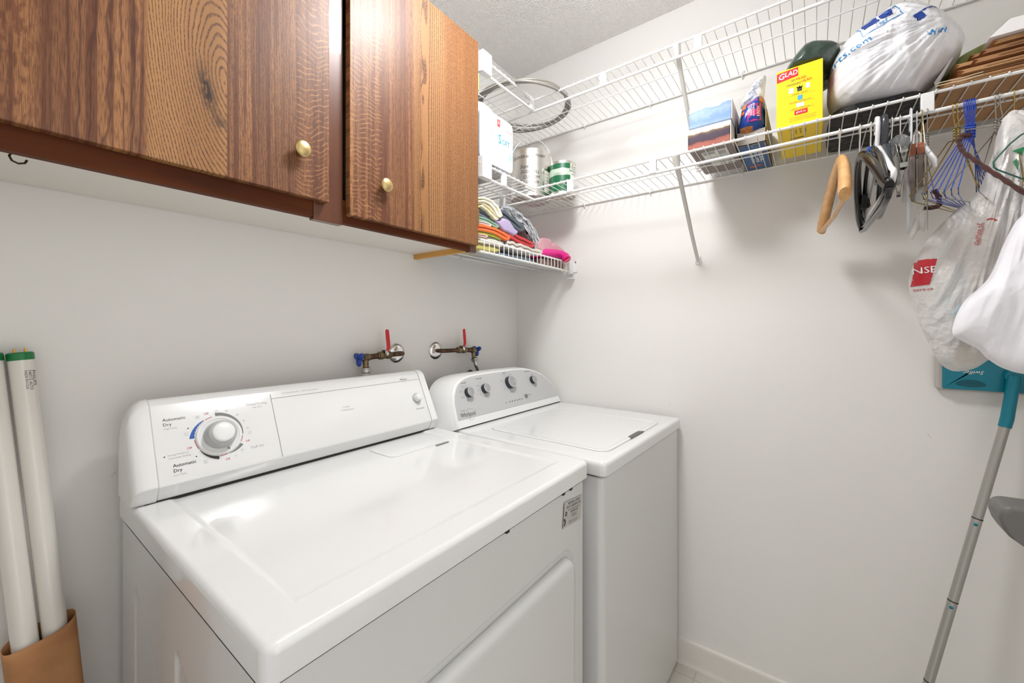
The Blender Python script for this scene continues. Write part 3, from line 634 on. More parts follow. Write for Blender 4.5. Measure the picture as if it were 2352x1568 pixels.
def valve(label, fx, s, zc, ax):
    """fx: flange x, s: direction along the wall, ax: distance of the axis from the wall"""
    v = thing('shut_off_valve', (fx, -.002, zc), label, 'water valve', 'shut-off valves on the back wall')
    m = MB(); m.lathe([(0, 0), (.0335, 0), (.0330, .003), (.026, .008), (.014, .0105), (.0, .0115)], face_frame((fx, -.0008, zc), (1, 0, 0), (0, 0, 1)), 32); m.build('wall_flange', CHROME, v, smooth=50)
    m = MB(); m.tube([(fx, -.008, zc), (fx, -ax + .014, zc), (fx + s * .003, -ax + .004, zc), (fx + s * .014, -ax, zc), (fx + s * .075, -ax, zc - .001)], .0078, 12); m.build('supply_pipe', COPPER, v, smooth=70)
    x1 = fx + s * .050
    if s > 0: x1 = fx + .072
    m = MB(); ring_tube(m, (x1, -ax, zc), (x1 + s * .055, -ax, zc - .002), [(0, .0095), (.12, .0095), (.14, .0128), (.34, .0135), (.4, .0115), (.62, .0115), (.66, .0135), (.88, .0128), (.9, .0095), (1, .0095)], 10)
    m.box(x1 + s * .0275 - .007, -ax - .011, zc - .002, x1 + s * .0275 + .007, -ax + .004, zc + .016); m.build('ball_valve_body', BRASSV, v, smooth=40)
    lx = x1 + s * .0275
    m = MB(); m.lathe([(0, 0), (.006, 0), (.006, .005), (.003, .0055), (0, .0055)], face_frame((lx, -ax - .011, zc + .004), (1, 0, 0), (0, 0, 1)), 6); m.build('lever_nut', CHROME, v)
    m = MB(); m.tube([(lx, -ax - .012, zc + .002), (lx, -ax - .013, zc + .014), (lx - s * .0 + .003, -ax - .016, zc + .024)], .0058, 10, flat=(.35, 1)); m.build('lever_arm', NICKEL, v)
    m = MB(); m.tube([(lx + .001, -ax - .0135, zc + .014), (lx + .004, -ax - .016, zc + .024), (lx + .003, -ax - .017, zc + .034), (lx - .001, -ax - .018, zc + .060), (lx - .003, -ax - .018, zc + .078), (lx - .003, -ax - .018, zc + .083)], [.0062, .0070, .0070, .0072, .0068, .004], 12, flat=(.45, 1)); m.build('red_lever', REDV, v, smooth=70)
    x2 = x1 + s * .055
    m = MB(); ring_tube(m, (x2, -ax, zc - .002), (x2 + s * .030, -ax, zc - .004), [(0, .008), (.1, .0092), (.2, .008), (.3, .0092), (.4, .008), (.5, .0092), (.6, .008), (.75, .0095), (1, .0095)], 12); m.build('threaded_nipple', COPPER, v, smooth=30)
    x3 = x2 + s * .030
    m = MB(); ring_tube(m, (x3, -ax, zc - .004), (x3 + s * .030, -ax, zc - .006), [(0, .011), (.2, .0125), (.7, .0125), (.75, .0095), (1, .0085)], 12); ring_tube(m, (x3 + s * .013, -ax, zc - .004), (x3 + s * .013, -ax - .004, zc - .036), [(0, .0095), (1, .0090)], 12); m.build('bib_body', BRASSV, v, smooth=45)
    x4 = x3 + s * .030
    m = MB(); Mh = face_frame((x4 + s * .006, -ax, zc - .006), (0, -s, 0), (0, 0, 1))
    m.lathe([(0, -.008), (.0055, -.008), (.0055, .008), (0, .008)], Mh, 12)
    L0 = []
    for zz, k in ((-.004, .9), (-.002, 1), (.004, 1), (.006, .88)):
        L0.append([((.0145 + .0065 * math.cos(3 * q)) * k * 1.18 * math.cos(q + .5), (.0145 + .0065 * math.cos(3 * q)) * k * 1.18 * math.sin(q + .5), zz) for q in [2 * math.pi * i / 48 for i in range(48)]])
    m.loops(L0, M=Mh); m.build('blue_handle', BLUEV, v, smooth=50)
    return (x3 + s * .013, -ax - .004, zc - .036), v
o1, v1 = valve('shut-off valve with a red lever, its pipe bending left above the dryer', -.712, -1, 1.160, .040)
o2, v2 = valve('shut-off valve with a red lever, its pipe bending right behind the washer panel', -.530, 1, 1.160, .040)
hs = thing('water_hose', (o1[0], o1[1], .95), 'white-cuffed water hose dropping behind the dryer console', 'hose')
m = MB(); ring_tube(m, o1, (o1[0], o1[1], o1[2] - .016), [(0, .0135), (.1, .0145), (.25, .0145), (.3, .0135), (.4, .0145), (.85, .0145), (1, .012)], 16); m.build('coupling', STEEL, hs, smooth=40)
m = MB(); m.tube([(o1[0], o1[1], o1[2] - .014), (o1[0], o1[1], .97)], .0098, 14); m.build('hose_tube', mat('white_rubber', (226, 224, 218), .5), hs)
m = MB(); ring_tube(m, (o1[0], o1[1], o1[2] - .030), (o1[0], o1[1], o1[2] - .040), [(0, .0115), (.2, .0125), (.8, .0125), (1, .0115)], 16); m.box(o1[0] + .010, o1[1] - .005, o1[2] - .039, o1[0] + .020, o1[1] + .004, o1[2] - .033); m.build('hose_clamp', STEEL, hs, smooth=40)
hs = thing('water_hose', (o2[0], o2[1], .95), 'braided steel water hose curving down behind the washer panel', 'hose')
m = MB(); ring_tube(m, o2, (o2[0] + .004, o2[1], o2[2] - .015), [(0, .0125), (.1, .0138), (.85, .0138), (1, .011)], 8); m.build('coupling', STEEL, hs, smooth=30)
m = MB(); ring_tube(m, (o2[0] + .004, o2[1], o2[2] - .015), (o2[0] + .009, o2[1], o2[2] - .030), [(0, .0085), (1, .0085)], 12); m.build('ferrule', CHROME, hs)
BRAID = mat('braided_steel', (150, 146, 138), .35, .9, bump=(900, .8, .001))
m = MB(); m.tube([(o2[0] + .009, o2[1], o2[2] - .030), (o2[0] + .020, o2[1], o2[2] - .045), (o2[0] + .030, o2[1], o2[2] - .070), (o2[0] + .034, o2[1], o2[2] - .10), (o2[0] + .034, o2[1] + .01, .97)], .0062, 12); m.build('hose_tube', BRAID, hs, smooth=70)
m = MB(); m.tube([(-.395, -.032, .95), (-.395, -.032, 1.02), (-.388, -.032, 1.046), (-.368, -.032, 1.058), (-.350, -.032, 1.046), (-.343, -.032, 1.02), (-.343, -.032, .95)], .017, 14)
tag(m.build('drain_hose', mat('black_rubber', (34, 32, 32), .5), smooth=70), 'black rubber drain hose looping up behind the washer panel', 'drain hose')

# ------------------------------------------------------------------ fluorescent tubes in a paper sleeve
TUBE = mat('frosted_tube_glass', (226, 222, 214), .25, coat=.4)
GCAP = mat('green_end_cap', (22, 122, 62), .35); PIN = mat('brass_pin', (212, 150, 60), .3, 1)
for x0, x1, lab in ((-1.545, -1.506, 'white fluorescent tube with a green cap, the one nearer the dryer'), (-1.580, -1.541, 'white fluorescent tube with a green cap, the one farther from the dryer')):
    top = Vector((x0, -.022, 1.206)); low = Vector((x1, -.060, .70)); d = (top - low).normalized(); foot = low + d * ((.012 - low.z) / d.z)
    tb = thing('fluorescent_tube', foot, lab, 'fluorescent tube', 'fluorescent tubes by the back wall')
    u = Vector((1, 0, 0)); u = (u - d * u.dot(d)).normalized(); vv = d.cross(u); L_ = (top - foot).length
    M = Matrix(((u.x, vv.x, d.x, foot.x), (u.y, vv.y, d.y, foot.y), (u.z, vv.z, d.z, foot.z), (0, 0, 0, 1)))
    MB().lathe([(0, .012), (.0162, .012), (.0162, L_ - .014), (0, L_ - .014)], M, 32).build('glass_tube', TUBE, tb, smooth=50)
    for a, b_ in ((0, .013), (L_ - .014, L_)):
        MB().lathe([(0, a), (.0165, a), (.0167, a + .002), (.0167, b_ - .002), (.0150, b_), (0, b_)], M, 32).build('end_cap', GCAP, tb, smooth=50)
    for s in (-1, 1): MB().lathe([(0, L_), (.0014, L_), (.0014, L_ + .007), (0, L_ + .0075)], M @ Matrix.Translation((s * .0063, 0, 0)), 10).build('pin', PIN, tb)
    if x0 > -1.56:
        t = MB(); ang = -1.15
        Mt = M @ Matrix.Rotation(.55, 4, 'Z')
        for s, off, sz in (('PHILIPS', -.0050, .0088), ('F40T12 ALTO', .0012, .0060), ('MADE IN U.S.A.', .0062, .005)):
            fl = MB(); text(fl, s, Matrix.Identity(4), sz, 'LEFT')
            # wrap round the glass, reading downwards
            t.add([((.01645) * math.sin((v[1] + -off) / .0164), -.01645 * math.cos((v[1] - off) / .0164), L_ - .033 - v[0]) for v in fl.V], fl.F, Mt)
        t.build('tube_print', INK, tb, smooth=0)
SL = mat('brown_kraft_paper', (186, 134, 88), .75, bump=(35, .3, .003), var=((166, 114, 72), 12))
m = MB(); Ls = []
for z in (.004, .2, .4, .6, .700, .712):
    cx = -1.5235 + (.70 - z) * .077; cy = -.060 - (.70 - z) * .075
    Ls.append([(cx + .0425 * math.copysign(abs(math.cos(a)) ** .7, math.cos(a)), cy + .0235 * math.copysign(abs(math.sin(a)) ** .8, math.sin(a)), z + (.012 * math.cos(a - .4) if z > .65 else 0)) for a in [2 * math.pi * i / 40 for i in range(40)]])
m.loops(Ls, (False, False)); tag(m.build('paper_sleeve', SL, solid=-.0012, smooth=60), 'brown cardboard sleeve round the lower ends of the fluorescent tubes', 'cardboard sleeve')

# ------------------------------------------------------------------ floor mop leaning upside down on the right wall
TEAL = mat('teal_plastic', (0, 122, 142), .35); PADG = mat('light_grey_pad', (190, 184, 178), .6)
POLE = mat('silver_pole', (176, 174, 168), .35, .6); TEALD = mat('dark_teal_rubber', (0, 84, 98), .6)
mp = thing('floor_mop', (-.20, -1.32, 0), 'teal flat floor mop with a silver pole, leaning head-up on the right wall', 'mop')
MF = face_frame((-.004, -1.430, 1.083), (0, -1, 0), (-.02, 0, 1))
m = MB(); loft(m, 0, .262, -.003, .100, .010, [(0, .001), (0, .010), (.002, .014), (.006, .015)], MF); m.build('foam_pad', PADG, mp, smooth=50)
m = MB(); loft(m, .012, .256, .002, .098, .004, [(0, .0145), (0, .022), (.0015, .0245), (.05, .0262)], MF); hd = m.build('mop_head', TEAL, mp, smooth=40)
for cx, cy in ((.062, .018), (.066, .084), (.205, .018), (.205, .084)):
    m = MB(); m.loops([[(cx + .026 * k * math.cos(a), cy + (.012 * k) * math.sin(a) * (1 if math.sin(a) > 0 else .45), z) for a in [2 * math.pi * i / 28 for i in range(28)]] for k, z in ((1, .0245), (1, .0268), (.9, .0272), (.3, .0262))], M=MF); m.build('cloth_gripper', TEALD, hd, smooth=40)
t = MB(); text(t, 'Swiffer', MF @ Matrix.Translation((.068, .050, 0)) @ Matrix.Rotation(math.pi, 4, 'Z'), .0135, shear=.35, lift=.0272); t.build('script_lettering', mat('white_print', (236, 238, 238), .5), hd, smooth=0)
S0 = Vector((-.034, -1.563, 1.128)); P1 = Vector((-.052, -1.5495, 1.022)); P2 = Vector((-.13, -1.400, .348)); dd = (P2 - P1).normalized(); Pe = P1 + dd * ((.03 - P1.z) / dd.z)
m = MB(); m.lathe([(0, 0), (.016, 0), (.0155, .006), (.012, .012), (0, .013)], face_frame((-.032, -1.563, 1.130), (0, -1, 0), (0, 0, 1)), 24); m.box(-.046, -1.577, 1.120, -.032, -1.549, 1.134); m.build('swivel_joint', TEAL, mp, smooth=50)
m = MB(); m.tube([S0 + Vector((-.008, 0, 0)), S0 + Vector((-.014, .003, -.022)), P1 + (S0 - P1) * .5 + Vector((-.006, 0, 0)), P1 + dd * .0, P1 + dd * .022], [.012, .0115, .0118, .0122, .0118], 16); m.build('handle_neck', TEAL, mp, smooth=70)
J = [P1 + dd * .020, Vector((-.08, -1.492, .770)), Vector((-.104, -1.4445, .553)), P1 + dd * .70, Pe]
J = [P1 + dd * t_ for t_ in (.020, .262, .482, .70, (Pe - P1).length)]
for a, b_ in zip(J, J[1:]):
    m = MB(); ring_tube(m, a, b_, [(0, .0098), (.99, .0098), (.992, .0088), (1, .0088)], 20); m.build('pole_section', POLE, mp, smooth=40)
for a in J[1:4]:
    m = MB(); ring_tube(m, a - dd * .0012, a + dd * .0008, [(0, .0103), (1, .0103)], 20); m.build('pole_joint', DARK, mp)
    p = a + dd * .013; fr = face_frame((p.x - .0090, p.y + .002, p.z), (0, -1, 0), (-.03, .2, 1)); m = MB(); m.lathe([(0, 0), (.0042, 0), (.0036, .0012), (0, .0018)], fr, 16); m.build('lock_button', TEAL, mp, smooth=60)

# grey handle standing at the right edge of the picture
GH = mat('dark_grey_plastic', (104, 102, 98), .45)
gh = thing('grey_handle', (-.56, -1.60, 0), 'rounded dark grey plastic handle end poking in at the right edge, beside the mop pole', 'handle')
m = MB(); pol = []
base = [(-1.402, .958), (-1.401, .944), (-1.405, .930), (-1.412, .918), (-1.430, .904), (-1.50, .850), (-1.60, .80), (-1.60, .972), (-1.50, .969), (-1.43, .967), (-1.410, .966)]
m.prism(base, -.615, -.555, 'x'); m.build('grip', GH, gh, bevel=.008, bseg=4)
m = MB(); m.box(-.605, -1.60, .02, -.565, -1.55, .84); m.build('stem', GH, gh, bevel=.004)

# ------------------------------------------------------------------ coiled hose and goods on the shelves
m = MB(); P = []
N_ = 4 * 72
for i in range(N_ + 1):
    a = 2 * math.pi * i / 72; k = i / 72
    r = (.196, .182, .190, .172)[int(k) % 4] * (1 - (k % 1)) + (.182, .190, .172, .176)[int(k) % 4] * (k % 1)
    P.append((-.262 + r * math.cos(a + 2.2) * .98, -.2235 + r * math.sin(a + 2.2) * .98, 2.128 + (0, .009, .004, .015)[int(k) % 4] + .006 * math.sin(a * 2 + k)))
m.tube(P, .0052, 8); cg = mat('grey_vinyl_hose', (142, 138, 130), .3, coat=.3)
tag(m.build('coiled_hose', cg, smooth=70), 'coil of thin grey hose lying on the upper corner wire shelf', 'hose coil')

PACK = mat('glossy_white_film', (216, 218, 222), .3, bump=(30, .6, .010))
tp = thing('bathroom_tissue_pack', (-.52, -.17, 1.787), 'white plastic-wrapped bathroom tissue pack beside the cabinet', 'tissue pack')
def bulge_box(x0, x1, y0, y1, z0, z1, r, amp, nx, nz):
    m = MB(); Ls = []
    n = 18
    for i in range(n + 1):
        z = z0 + (z1 - z0) * i / n; e = min(i, n - i) / n
        ins = .018 * max(0, 1 - e * 7) ** 2
        L = []
        for a, b_ in rrect(x0 + ins, x1 - ins, y0 + ins, y1 - ins, r, 8):
            k = amp * abs(math.sin(math.pi * nz * i / n)) ** .6
            L.append((a, b_, z))
        Ls.append(L)
    m.loops(Ls); return m
for q, (a, b_, zt) in enumerate(((-.612, -.520, 2.000), (-.520, -.430, 1.986))):
    m = bulge_box(a, b_, -.292, -.06, 1.7865, zt, .022, .003, 1, 2); m.build('wrapped_rolls', PACK, tp, smooth=80)
TF = face_frame((-.612, -.2935, 1.787), (1, 0, 0), (0, 0, 1))
m = MB(); loft(m, .002, .182, .010, .186, .02, [(0, -.002), (.0005, .0004), (.004, .0009)], TF); wf = m.build('front_film', PACK, tp, smooth=70)
t = MB(); text(t, 'S', TF @ Matrix.Translation((.106, .108, 0)), .044, sx=.8, lift=.0012, off=.0006); text(t, 'OFT', TF @ Matrix.Translation((.140, .105, 0)), .026, sx=.85, lift=.0012, off=.0003); t.build('teal_lettering', mat('teal_ink', (34, 160, 178), .5), tp, smooth=0)
t = MB(); quad(t, .092, .150, .108, .174, TF, .0011); text(t, '12=24', TF @ Matrix.Translation((.158, .150, 0)), .013, lift=.0012); t.build('red_badge', mat('red_print', (226, 66, 62), .5), tp, smooth=0)
t = MB(); text(t, 'R', TF @ Matrix.Translation((.100, .162, 0)), .018, lift=.0015); t.build('badge_letter', PACK, tp, smooth=0)
t = MB()
for cx, cy, r in ((.160, .112, .024), (.168, .092, .020), (.152, .085, .018), (.070, .118, .016)): arc_band(t, cx, cy, r - .0007, r, 0, 360, TF, 32, .0012)
arc_band(t, .166, .062, 0, .010, 0, 360, TF, lift=.0012); t.add([(.056, .10, .0012), (.078, .108, .0012), (.060, .122, .0012)], [(0, 1, 2)], TF)
text(t, 'SUPER', TF @ Matrix.Translation((.125, .128, 0)), .010, lift=.0012); text(t, '12', TF @ Matrix.Translation((.102, .055, 0)), .010, lift=.0012)
t.build('pale_blue_print', mat('pale_blue_ink', (176, 214, 226), .5), tp, smooth=0)

CAN = mat('bare_tinplate', (222, 220, 214), .34, 1)
pc = thing('paint_can', (-.167, -.195, 1.7845), 'large bare metal paint can with handwriting and wire bail, on the corner shelf', 'paint can')
def can(root, r, h, body):
    o = root.location; M = Matrix.Translation(o)
    m = MB().lathe([(0, .003), (r - .004, .003), (r - .002, 0), (r + .001, 0), (r + .001, .004), (r, .006), (r, h - .008), (r + .0015, h - .006), (r + .0015, h - .001), (r, h), (r - .004, h), (r - .005, h - .004), (r - .012, h - .004), (r - .013, h - .007), (0, h - .007)], M, 64)
    return m.build('can_body', body, root, smooth=40)
can(pc, .083, .192, CAN)
def wrapcyl(root, r, strings, m, name, ang0, lift=.0006, parent=None):
    """writing wrapped round a can; ang0: direction it faces"""
    t = MB(); o = root.location
    for s, du, z, sz, k in strings:
        fl = MB(); text(fl, s, Matrix.Identity(4), sz, 'CENTER', **k)
        for_v = []
        for vx, vy, _ in fl.V:
            a = ang0 + (vx + du) / r; for_v.append((o.x + (r + lift) * math.cos(a), o.y + (r + lift) * math.sin(a), o.z + z + vy))
        t.add(for_v, fl.F)
    return t.build(name, m, root, smooth=0)
A0 = math.atan2(CAM.y - (-.195), CAM.x - (-.167))
wrapcyl(pc, .083, [('CLOVERdale', -.042, .158, .017, dict(shear=.2)), ('PAINT', .040, .162, .016, dict(shear=.3)), ('Super', -.024, .118, .020, dict(shear=.3)), ('EGGSHELL', -.004, .096, .017, dict(shear=.3)), ('CUSTOM', .002, .074, .017, dict(shear=.2)), ('COLOR', .008, .054, .016, dict(shear=.2))], INK, 'handwriting', A0)
def cyl_patch(root, r, a0, a1, z0, z1, mt, name, lift=.0005, parent=None):
    o = root.location; t = MB(); n = 16; V = []
    for i in range(n + 1):
        a = a0 + (a1 - a0) * i / n
        for z in (z0, z1): V.append((o.x + (r + lift) * math.cos(a), o.y + (r + lift) * math.sin(a), o.z + z))
    t.add(V, [(2 * i, 2 * i + 2, 2 * i + 3, 2 * i + 1) for i in range(n)]); return t.build(name, mt, root, smooth=60)
cyl_patch(pc, .083, A0 + .72, A0 + 1.3, .022, .108, mat('paper_label', (214, 210, 200), .5), 'paper_label')
t = MB()
wrapcyl(pc, .083, [('▬▬▬', .071, .030 + i * .011, .006, dict(sx=1.2)) for i in range(0)] + [('II I III', .072, .040 + i * .013, .010, {}) for i in range(5)], INK, 'label_print', A0, .0010)
Bd = Vector((math.cos(A0 + math.pi / 2), math.sin(A0 + math.pi / 2), 0)); Bu = Vector((math.cos(A0), math.sin(A0), 0)); Bc = Vector((-.167, -.195, 1.7845 + .150))
m = MB(); m.tube([Bc + Bd * (.0885 * math.cos(q)) + UP * (.116 * math.sin(q)) + Bu * .004 for q in [math.pi * i / 36 for i in range(37)]], .0014, 8); m.build('wire_bail', CHROME, pc, smooth=70)
for s in (-1, 1):
    m = MB(); e = Bc + Bd * s * .0835; m.lathe([(0, 0), (.011, 0), (.009, .003), (.004, .006), (0, .006)], Matrix(((0, 0, Bd.x * s, e.x), (math.copysign(1, 1) * 0, 0, Bd.y * s, e.y), (0, 0, 0, e.z), (0, 0, 0, 1))) if 0 else face_frame(e, Bd.cross(UP) * s * 1.0, UP) , 16); m.build('bail_ear', CAN, pc, smooth=50)
gc = thing('paint_can', (-.130, -.327, 1.7845), 'small green-labelled paint can to the right of the large metal can', 'paint can')
can(gc, .053, .135, CAN)
A1 = math.atan2(CAM.y + .327, CAM.x + .130)
GRN = mat('green_label', (28, 104, 66), .35)
cyl_patch(gc, .053, A1 - 2.2, A1 + .62, .104, .124, GRN, 'green_band'); cyl_patch(gc, .053, A1 - 2.2, A1 + .62, .012, .076, GRN, 'green_band')
cyl_patch(gc, .053, A1 - 2.2, A1 + 1.6, .078, .102, mat('pale_green_label', (196, 214, 194), .4), 'pale_band'); cyl_patch(gc, .053, A1 + .63, A1 + 2.2, .012, .124, mat('white_label', (222, 222, 214), .4), 'white_label')
wrapcyl(gc, .053, [('SEMI-GLOSS', .052, .094, .011, dict(sx=.8)), ('General', .052, .112, .009, {}), ('Purpose', .052, .104, .008, {}), ('ALKYD', .050, .082, .007, {}), ('BASE 8', .046, .030, .011, {}), ('CLOVERDALE', -.020, .082, .005, {})], INK, 'label_print', A1, .0010)
wrapcyl(gc, .053, [('♥', .047, .119, .008, {})], mat('gold_print', (206, 160, 60), .5), 'gold_emblem', A1, .0012)
# ------------------------------------------------------------------ boxes on the lower right shelf
from mathutils.bvhtree import BVHTree
ZS = 1.7842                       # top of the deck wires
RW = lambda x, y, z: face_frame((x, y, z), (0, -1, 0), (0, 0, 1))        # a face looking into the room from the right wall
BF = lambda x, y, z: Matrix(((0, -1, 0, x), (-1, 0, 0, y), (0, 0, -1, z), (0, 0, 0, 1)))   # an underside: x towards the room front, y towards the room

def print_mat(name, stops, scale=(1, 1, 1), rough=.3, dist=2., metal=0, nscale=9):
    """soft coloured print with a painted top highlight, colour bands along z with cloudy noise"""
    m = bpy.data.materials.new(name); nb = NB(m); tc = nb.N.new('ShaderNodeTexCoord'); sp = nb.N.new('ShaderNodeSeparateXYZ'); nb.L.new(tc.outputs['Object'], sp.inputs[0])
    n = nb.noise(nb.m('MULTIPLY', sp.outputs[0], nscale * scale[0]), nb.m('MULTIPLY', sp.outputs[1], nscale * scale[1]), nb.m('MULTIPLY', sp.outputs[2], nscale * scale[2]), 5., .6)
    v = nb.m('ADD', nb.m('MULTIPLY', sp.outputs[2], 1 / .06), nb.m('MULTIPLY', nb.m('SUBTRACT', n, .5), dist))
    r = nb.N.new('ShaderNodeValToRGB'); e = r.color_ramp.elements
    while len(e) < len(stops): e.new(.5)
    for el, (p, c) in zip(e, stops): el.position = p; el.color = lin(c)
    nb.L.new(v, r.inputs[0]); nb.L.new(r.outputs[0], nb.b.inputs['Base Color']); nb.b.inputs['Roughness'].default_value = rough; nb.b.inputs['Metallic'].default_value = metal
    return m
sky = print_mat('pale_sky_print_lit_edge', [(0, (150, 170, 196)), (.35, (120, 150, 190)), (.6, (146, 168, 198)), (.80, (120, 148, 186)), (.84, (214, 218, 224)), (1, (220, 222, 226))], rough=.18, nscale=34, dist=.9)  # palest top stops paint the lamp's highlight along the upper edge
dusk = print_mat('dusk_print_lit_edge', [(0, (168, 104, 88)), (.26, (150, 88, 78)), (.34, (70, 54, 64)), (.62, (72, 60, 76)), (.74, (116, 92, 62)), (.80, (206, 200, 190)), (1, (214, 210, 204))], rough=.22, nscale=26, dist=.35)  # light band above the landscape is a painted edge highlight
for lab, z0, m_, y0, y1, x0 in (('tissue box printed with a dusk landscape, lower of the two stacked boxes', ZS, dusk, -.8545, -.9710, -.2955), ('tissue box printed with a pale blue sky, stacked on the dusk-coloured one', ZS + .0632, sky, -.8575, -.9735, -.2935)):
    bx = thing('tissue_box', (-.185, -.918, z0), lab, 'tissue box', 'tissue boxes on the lower wire shelf')
    m = MB(); m.box(x0, y1, z0, -.062, y0, z0 + .0628); m.build('carton', m_, bx, bevel=.004, bseg=3)
    m = MB(); m.box(x0 - .0006, y1 - .0006, z0 + .002, -.062, y1 + .001, z0 + .060); m.build('end_flap', mat('white_card', (222, 220, 216), .5), bx)
    if z0 == ZS:
        B_ = BF(x0, y0, z0); w_ = MB(); k_ = MB()
        u_ = MB(); quad(u_, .004, -.240, .115, -.004, B_, .0003); u_.build('grey_underside', mat('grey_brown_card', (132, 122, 116), .6), bx, smooth=0)
        quad(w_, .030, -.100, .098, -.040, B_, .0006); quad(w_, .040, -.175, .105, -.135, B_, .0006)
        for i in range(9): quad(k_, .034 + i * .0036, -.066, .0356 + i * .0036, -.044, B_, .0009)
        for i in range(7): quad(k_, .072 + i * .0032, -.082, .0733 + i * .0032, -.050, B_, .0009)
        quad(k_, .030, -.118, .100, -.110, B_, .0009); arc_band(k_, .072, -.155, 0, .012, 0, 360, B_, lift=.0009); quad(k_, .086, -.168, .100, -.145, B_, .0009)
        text(k_, 'PAPER TISSUES  RECYCLABLE', B_ @ Matrix.Translation((.065, -.092, 0)), .005, lift=.0009)
        w_.build('white_panel', mat('white_card', (222, 220, 216), .5), bx, smooth=0); k_.build('barcode', INK, bx, smooth=0)

BLUEB = mat('royal_blue_print', (16, 62, 148), .3); MAG = mat('magenta_print', (196, 36, 122), .35); TEALB = mat('steel_blue_print', (26, 84, 140), .35)
ck = thing('snack_box', (-.12, -1.012, ZS), 'open blue snack carton between the tissue boxes and the yellow box', 'snack box')
m = MB(); y0, y1, x0, x1, zt = -.977, -1.052, -.235, -.006, ZS + .105
m.box(x0, y1, ZS, x1, y0, ZS + .002); m.box(x0, y1, ZS, x0 + .0015, y0, ZS + .040); m.box(x1 - .0015, y1, ZS, x1, y0, zt); m.box(x0, y1, ZS, x1, y1 + .0015, zt); m.box(x0, y0 - .0015, ZS, x1, y0, zt - .02)
m.build('carton', mat('grey_board', (150, 144, 138), .6), ck)
B_ = BF(x0, y0, ZS)
m = MB(); quad(m, .006, -.222, .070, -.006, B_, .0003); m.build('blue_underside', TEALB, ck, smooth=0)
m = MB(); random.seed(4)
arc_band(m, .048, -.018, .010, .0115, 0, 360, B_, lift=.0007)
for q, xx in enumerate((.030, .042, .053)):
    for i in range(7): quad(m, xx - .004, -.062 - i * .015 - (.006 * q), xx + .0035, -.053 - i * .015 - (.006 * q), B_, .0006) if (i + q) % 4 else None
    quad(m, xx - .0045, -.165, xx - .0025, -.055, B_, .0006)
m.build('white_print', mat('white_print', (236, 238, 238), .5), ck, smooth=0)
m = MB(); arc_band(m, .022, -.196, 0, .009, 0, 360, B_, 6, .0008); arc_band(m, .040, -.190, 0, .008, 0, 360, B_, 5, .0008); m.build('orange_print', mat('orange_print', (214, 106, 40), .5), ck, smooth=0)

def blob(outline, c, w0, w1, axis, n=14, ring=None, wr=(0, 1), seed=0, power=.5, fold=(0, 1), pleat=None):
    """inflated bag: outline (a, b) points in the plane across axis at w0..w1; star-shaped about c. wr = wrinkle (amp, freq)"""
    # resample the outline smoothly
    N_ = len(outline); P = []
    R = ring or 72
    L_ = [0]
    for i in range(N_): a, b_ = outline[i], outline[(i + 1) % N_]; L_.append(L_[-1] + math.hypot(a[0] - b_[0], a[1] - b_[1]))
    for k in range(R):
        t = L_[-1] * k / R; i = max(j for j in range(N_) if L_[j] <= t); f = (t - L_[i]) / max(1e-9, L_[i + 1] - L_[i])
        p0, p1, p2, p3 = (outline[(i + d) % N_] for d in (-1, 0, 1, 2))
        h = lambda q: .5 * (2 * p1[q] + (p2[q] - p0[q]) * f + (2 * p0[q] - 5 * p1[q] + 4 * p2[q] - p3[q]) * f * f + (3 * p1[q] - p0[q] - 3 * p2[q] + p3[q]) * f ** 3)
        P.append((h(0), h(1)))
    mid = (w0 + w1) / 2; T = (w1 - w0) / 2
    def place(a, b_, w): return {'x': (w, a, b_), 'y': (a, w, b_), 'z': (a, b_, w)}[axis]
    V = []; F = []
    for side in (-1, 1):
        base = len(V); V.append(place(c[0], c[1], mid + side * T))
        for r in range(1, n + 1):
            s = r / n
            for k, (a, b_) in enumerate(P):
                x_, y_ = c[0] + (a - c[0]) * s, c[1] + (b_ - c[1]) * s
                t = T * max(0, 1 - s ** 2.4) ** power
                ang = 2 * math.pi * k / R
                nn = noise.noise(Vector((x_ * wr[1], y_ * wr[1], seed + side * 7.3)))
                n2 = 1 - 2 * abs(noise.noise(Vector((x_ * wr[1] * 2.1, y_ * wr[1] * 1.1, seed + 31 + side))))
                t += (nn * .6 + n2 * .4) * wr[0] * (1 - s ** 6) + fold[0] * (1 - abs(math.sin(ang * fold[1] + 2 * noise.noise(Vector((s * 2, seed, 0)))))) * s * (1 - s ** 8)
                if pleat:   # pulled creases fanning out from a knot: (a, b, amplitude, count)
                    pa, pb, am, fr = pleat; an = math.atan2(y_ - pb, x_ - pa); di = math.hypot(x_ - pa, y_ - pb)
                    q_ = noise.noise(Vector((an * fr, di * 5, seed + side * 3))); q2 = noise.noise(Vector((an * fr * 2.7, di * 9, seed + side * 5)))
                    t += am * ((1 - 2.2 * abs(q_)) + .5 * (1 - 2.2 * abs(q2))) * min(1, .3 + di * 6) * (1 - s ** 8) * min(1, s * 4)
                V.append(place(x_, y_, mid + side * t))
        for k in range(R): F.append((base, base + 1 + k, base + 1 + (k + 1) % R))
        for r in range(n - 1):
            for k in range(R):
                a = base + 1 + r * R + k; b_ = base + 1 + r * R + (k + 1) % R; F.append((a, b_, b_ + R, a + R))
    m = MB(); m.V = V; m.F = F
    return m

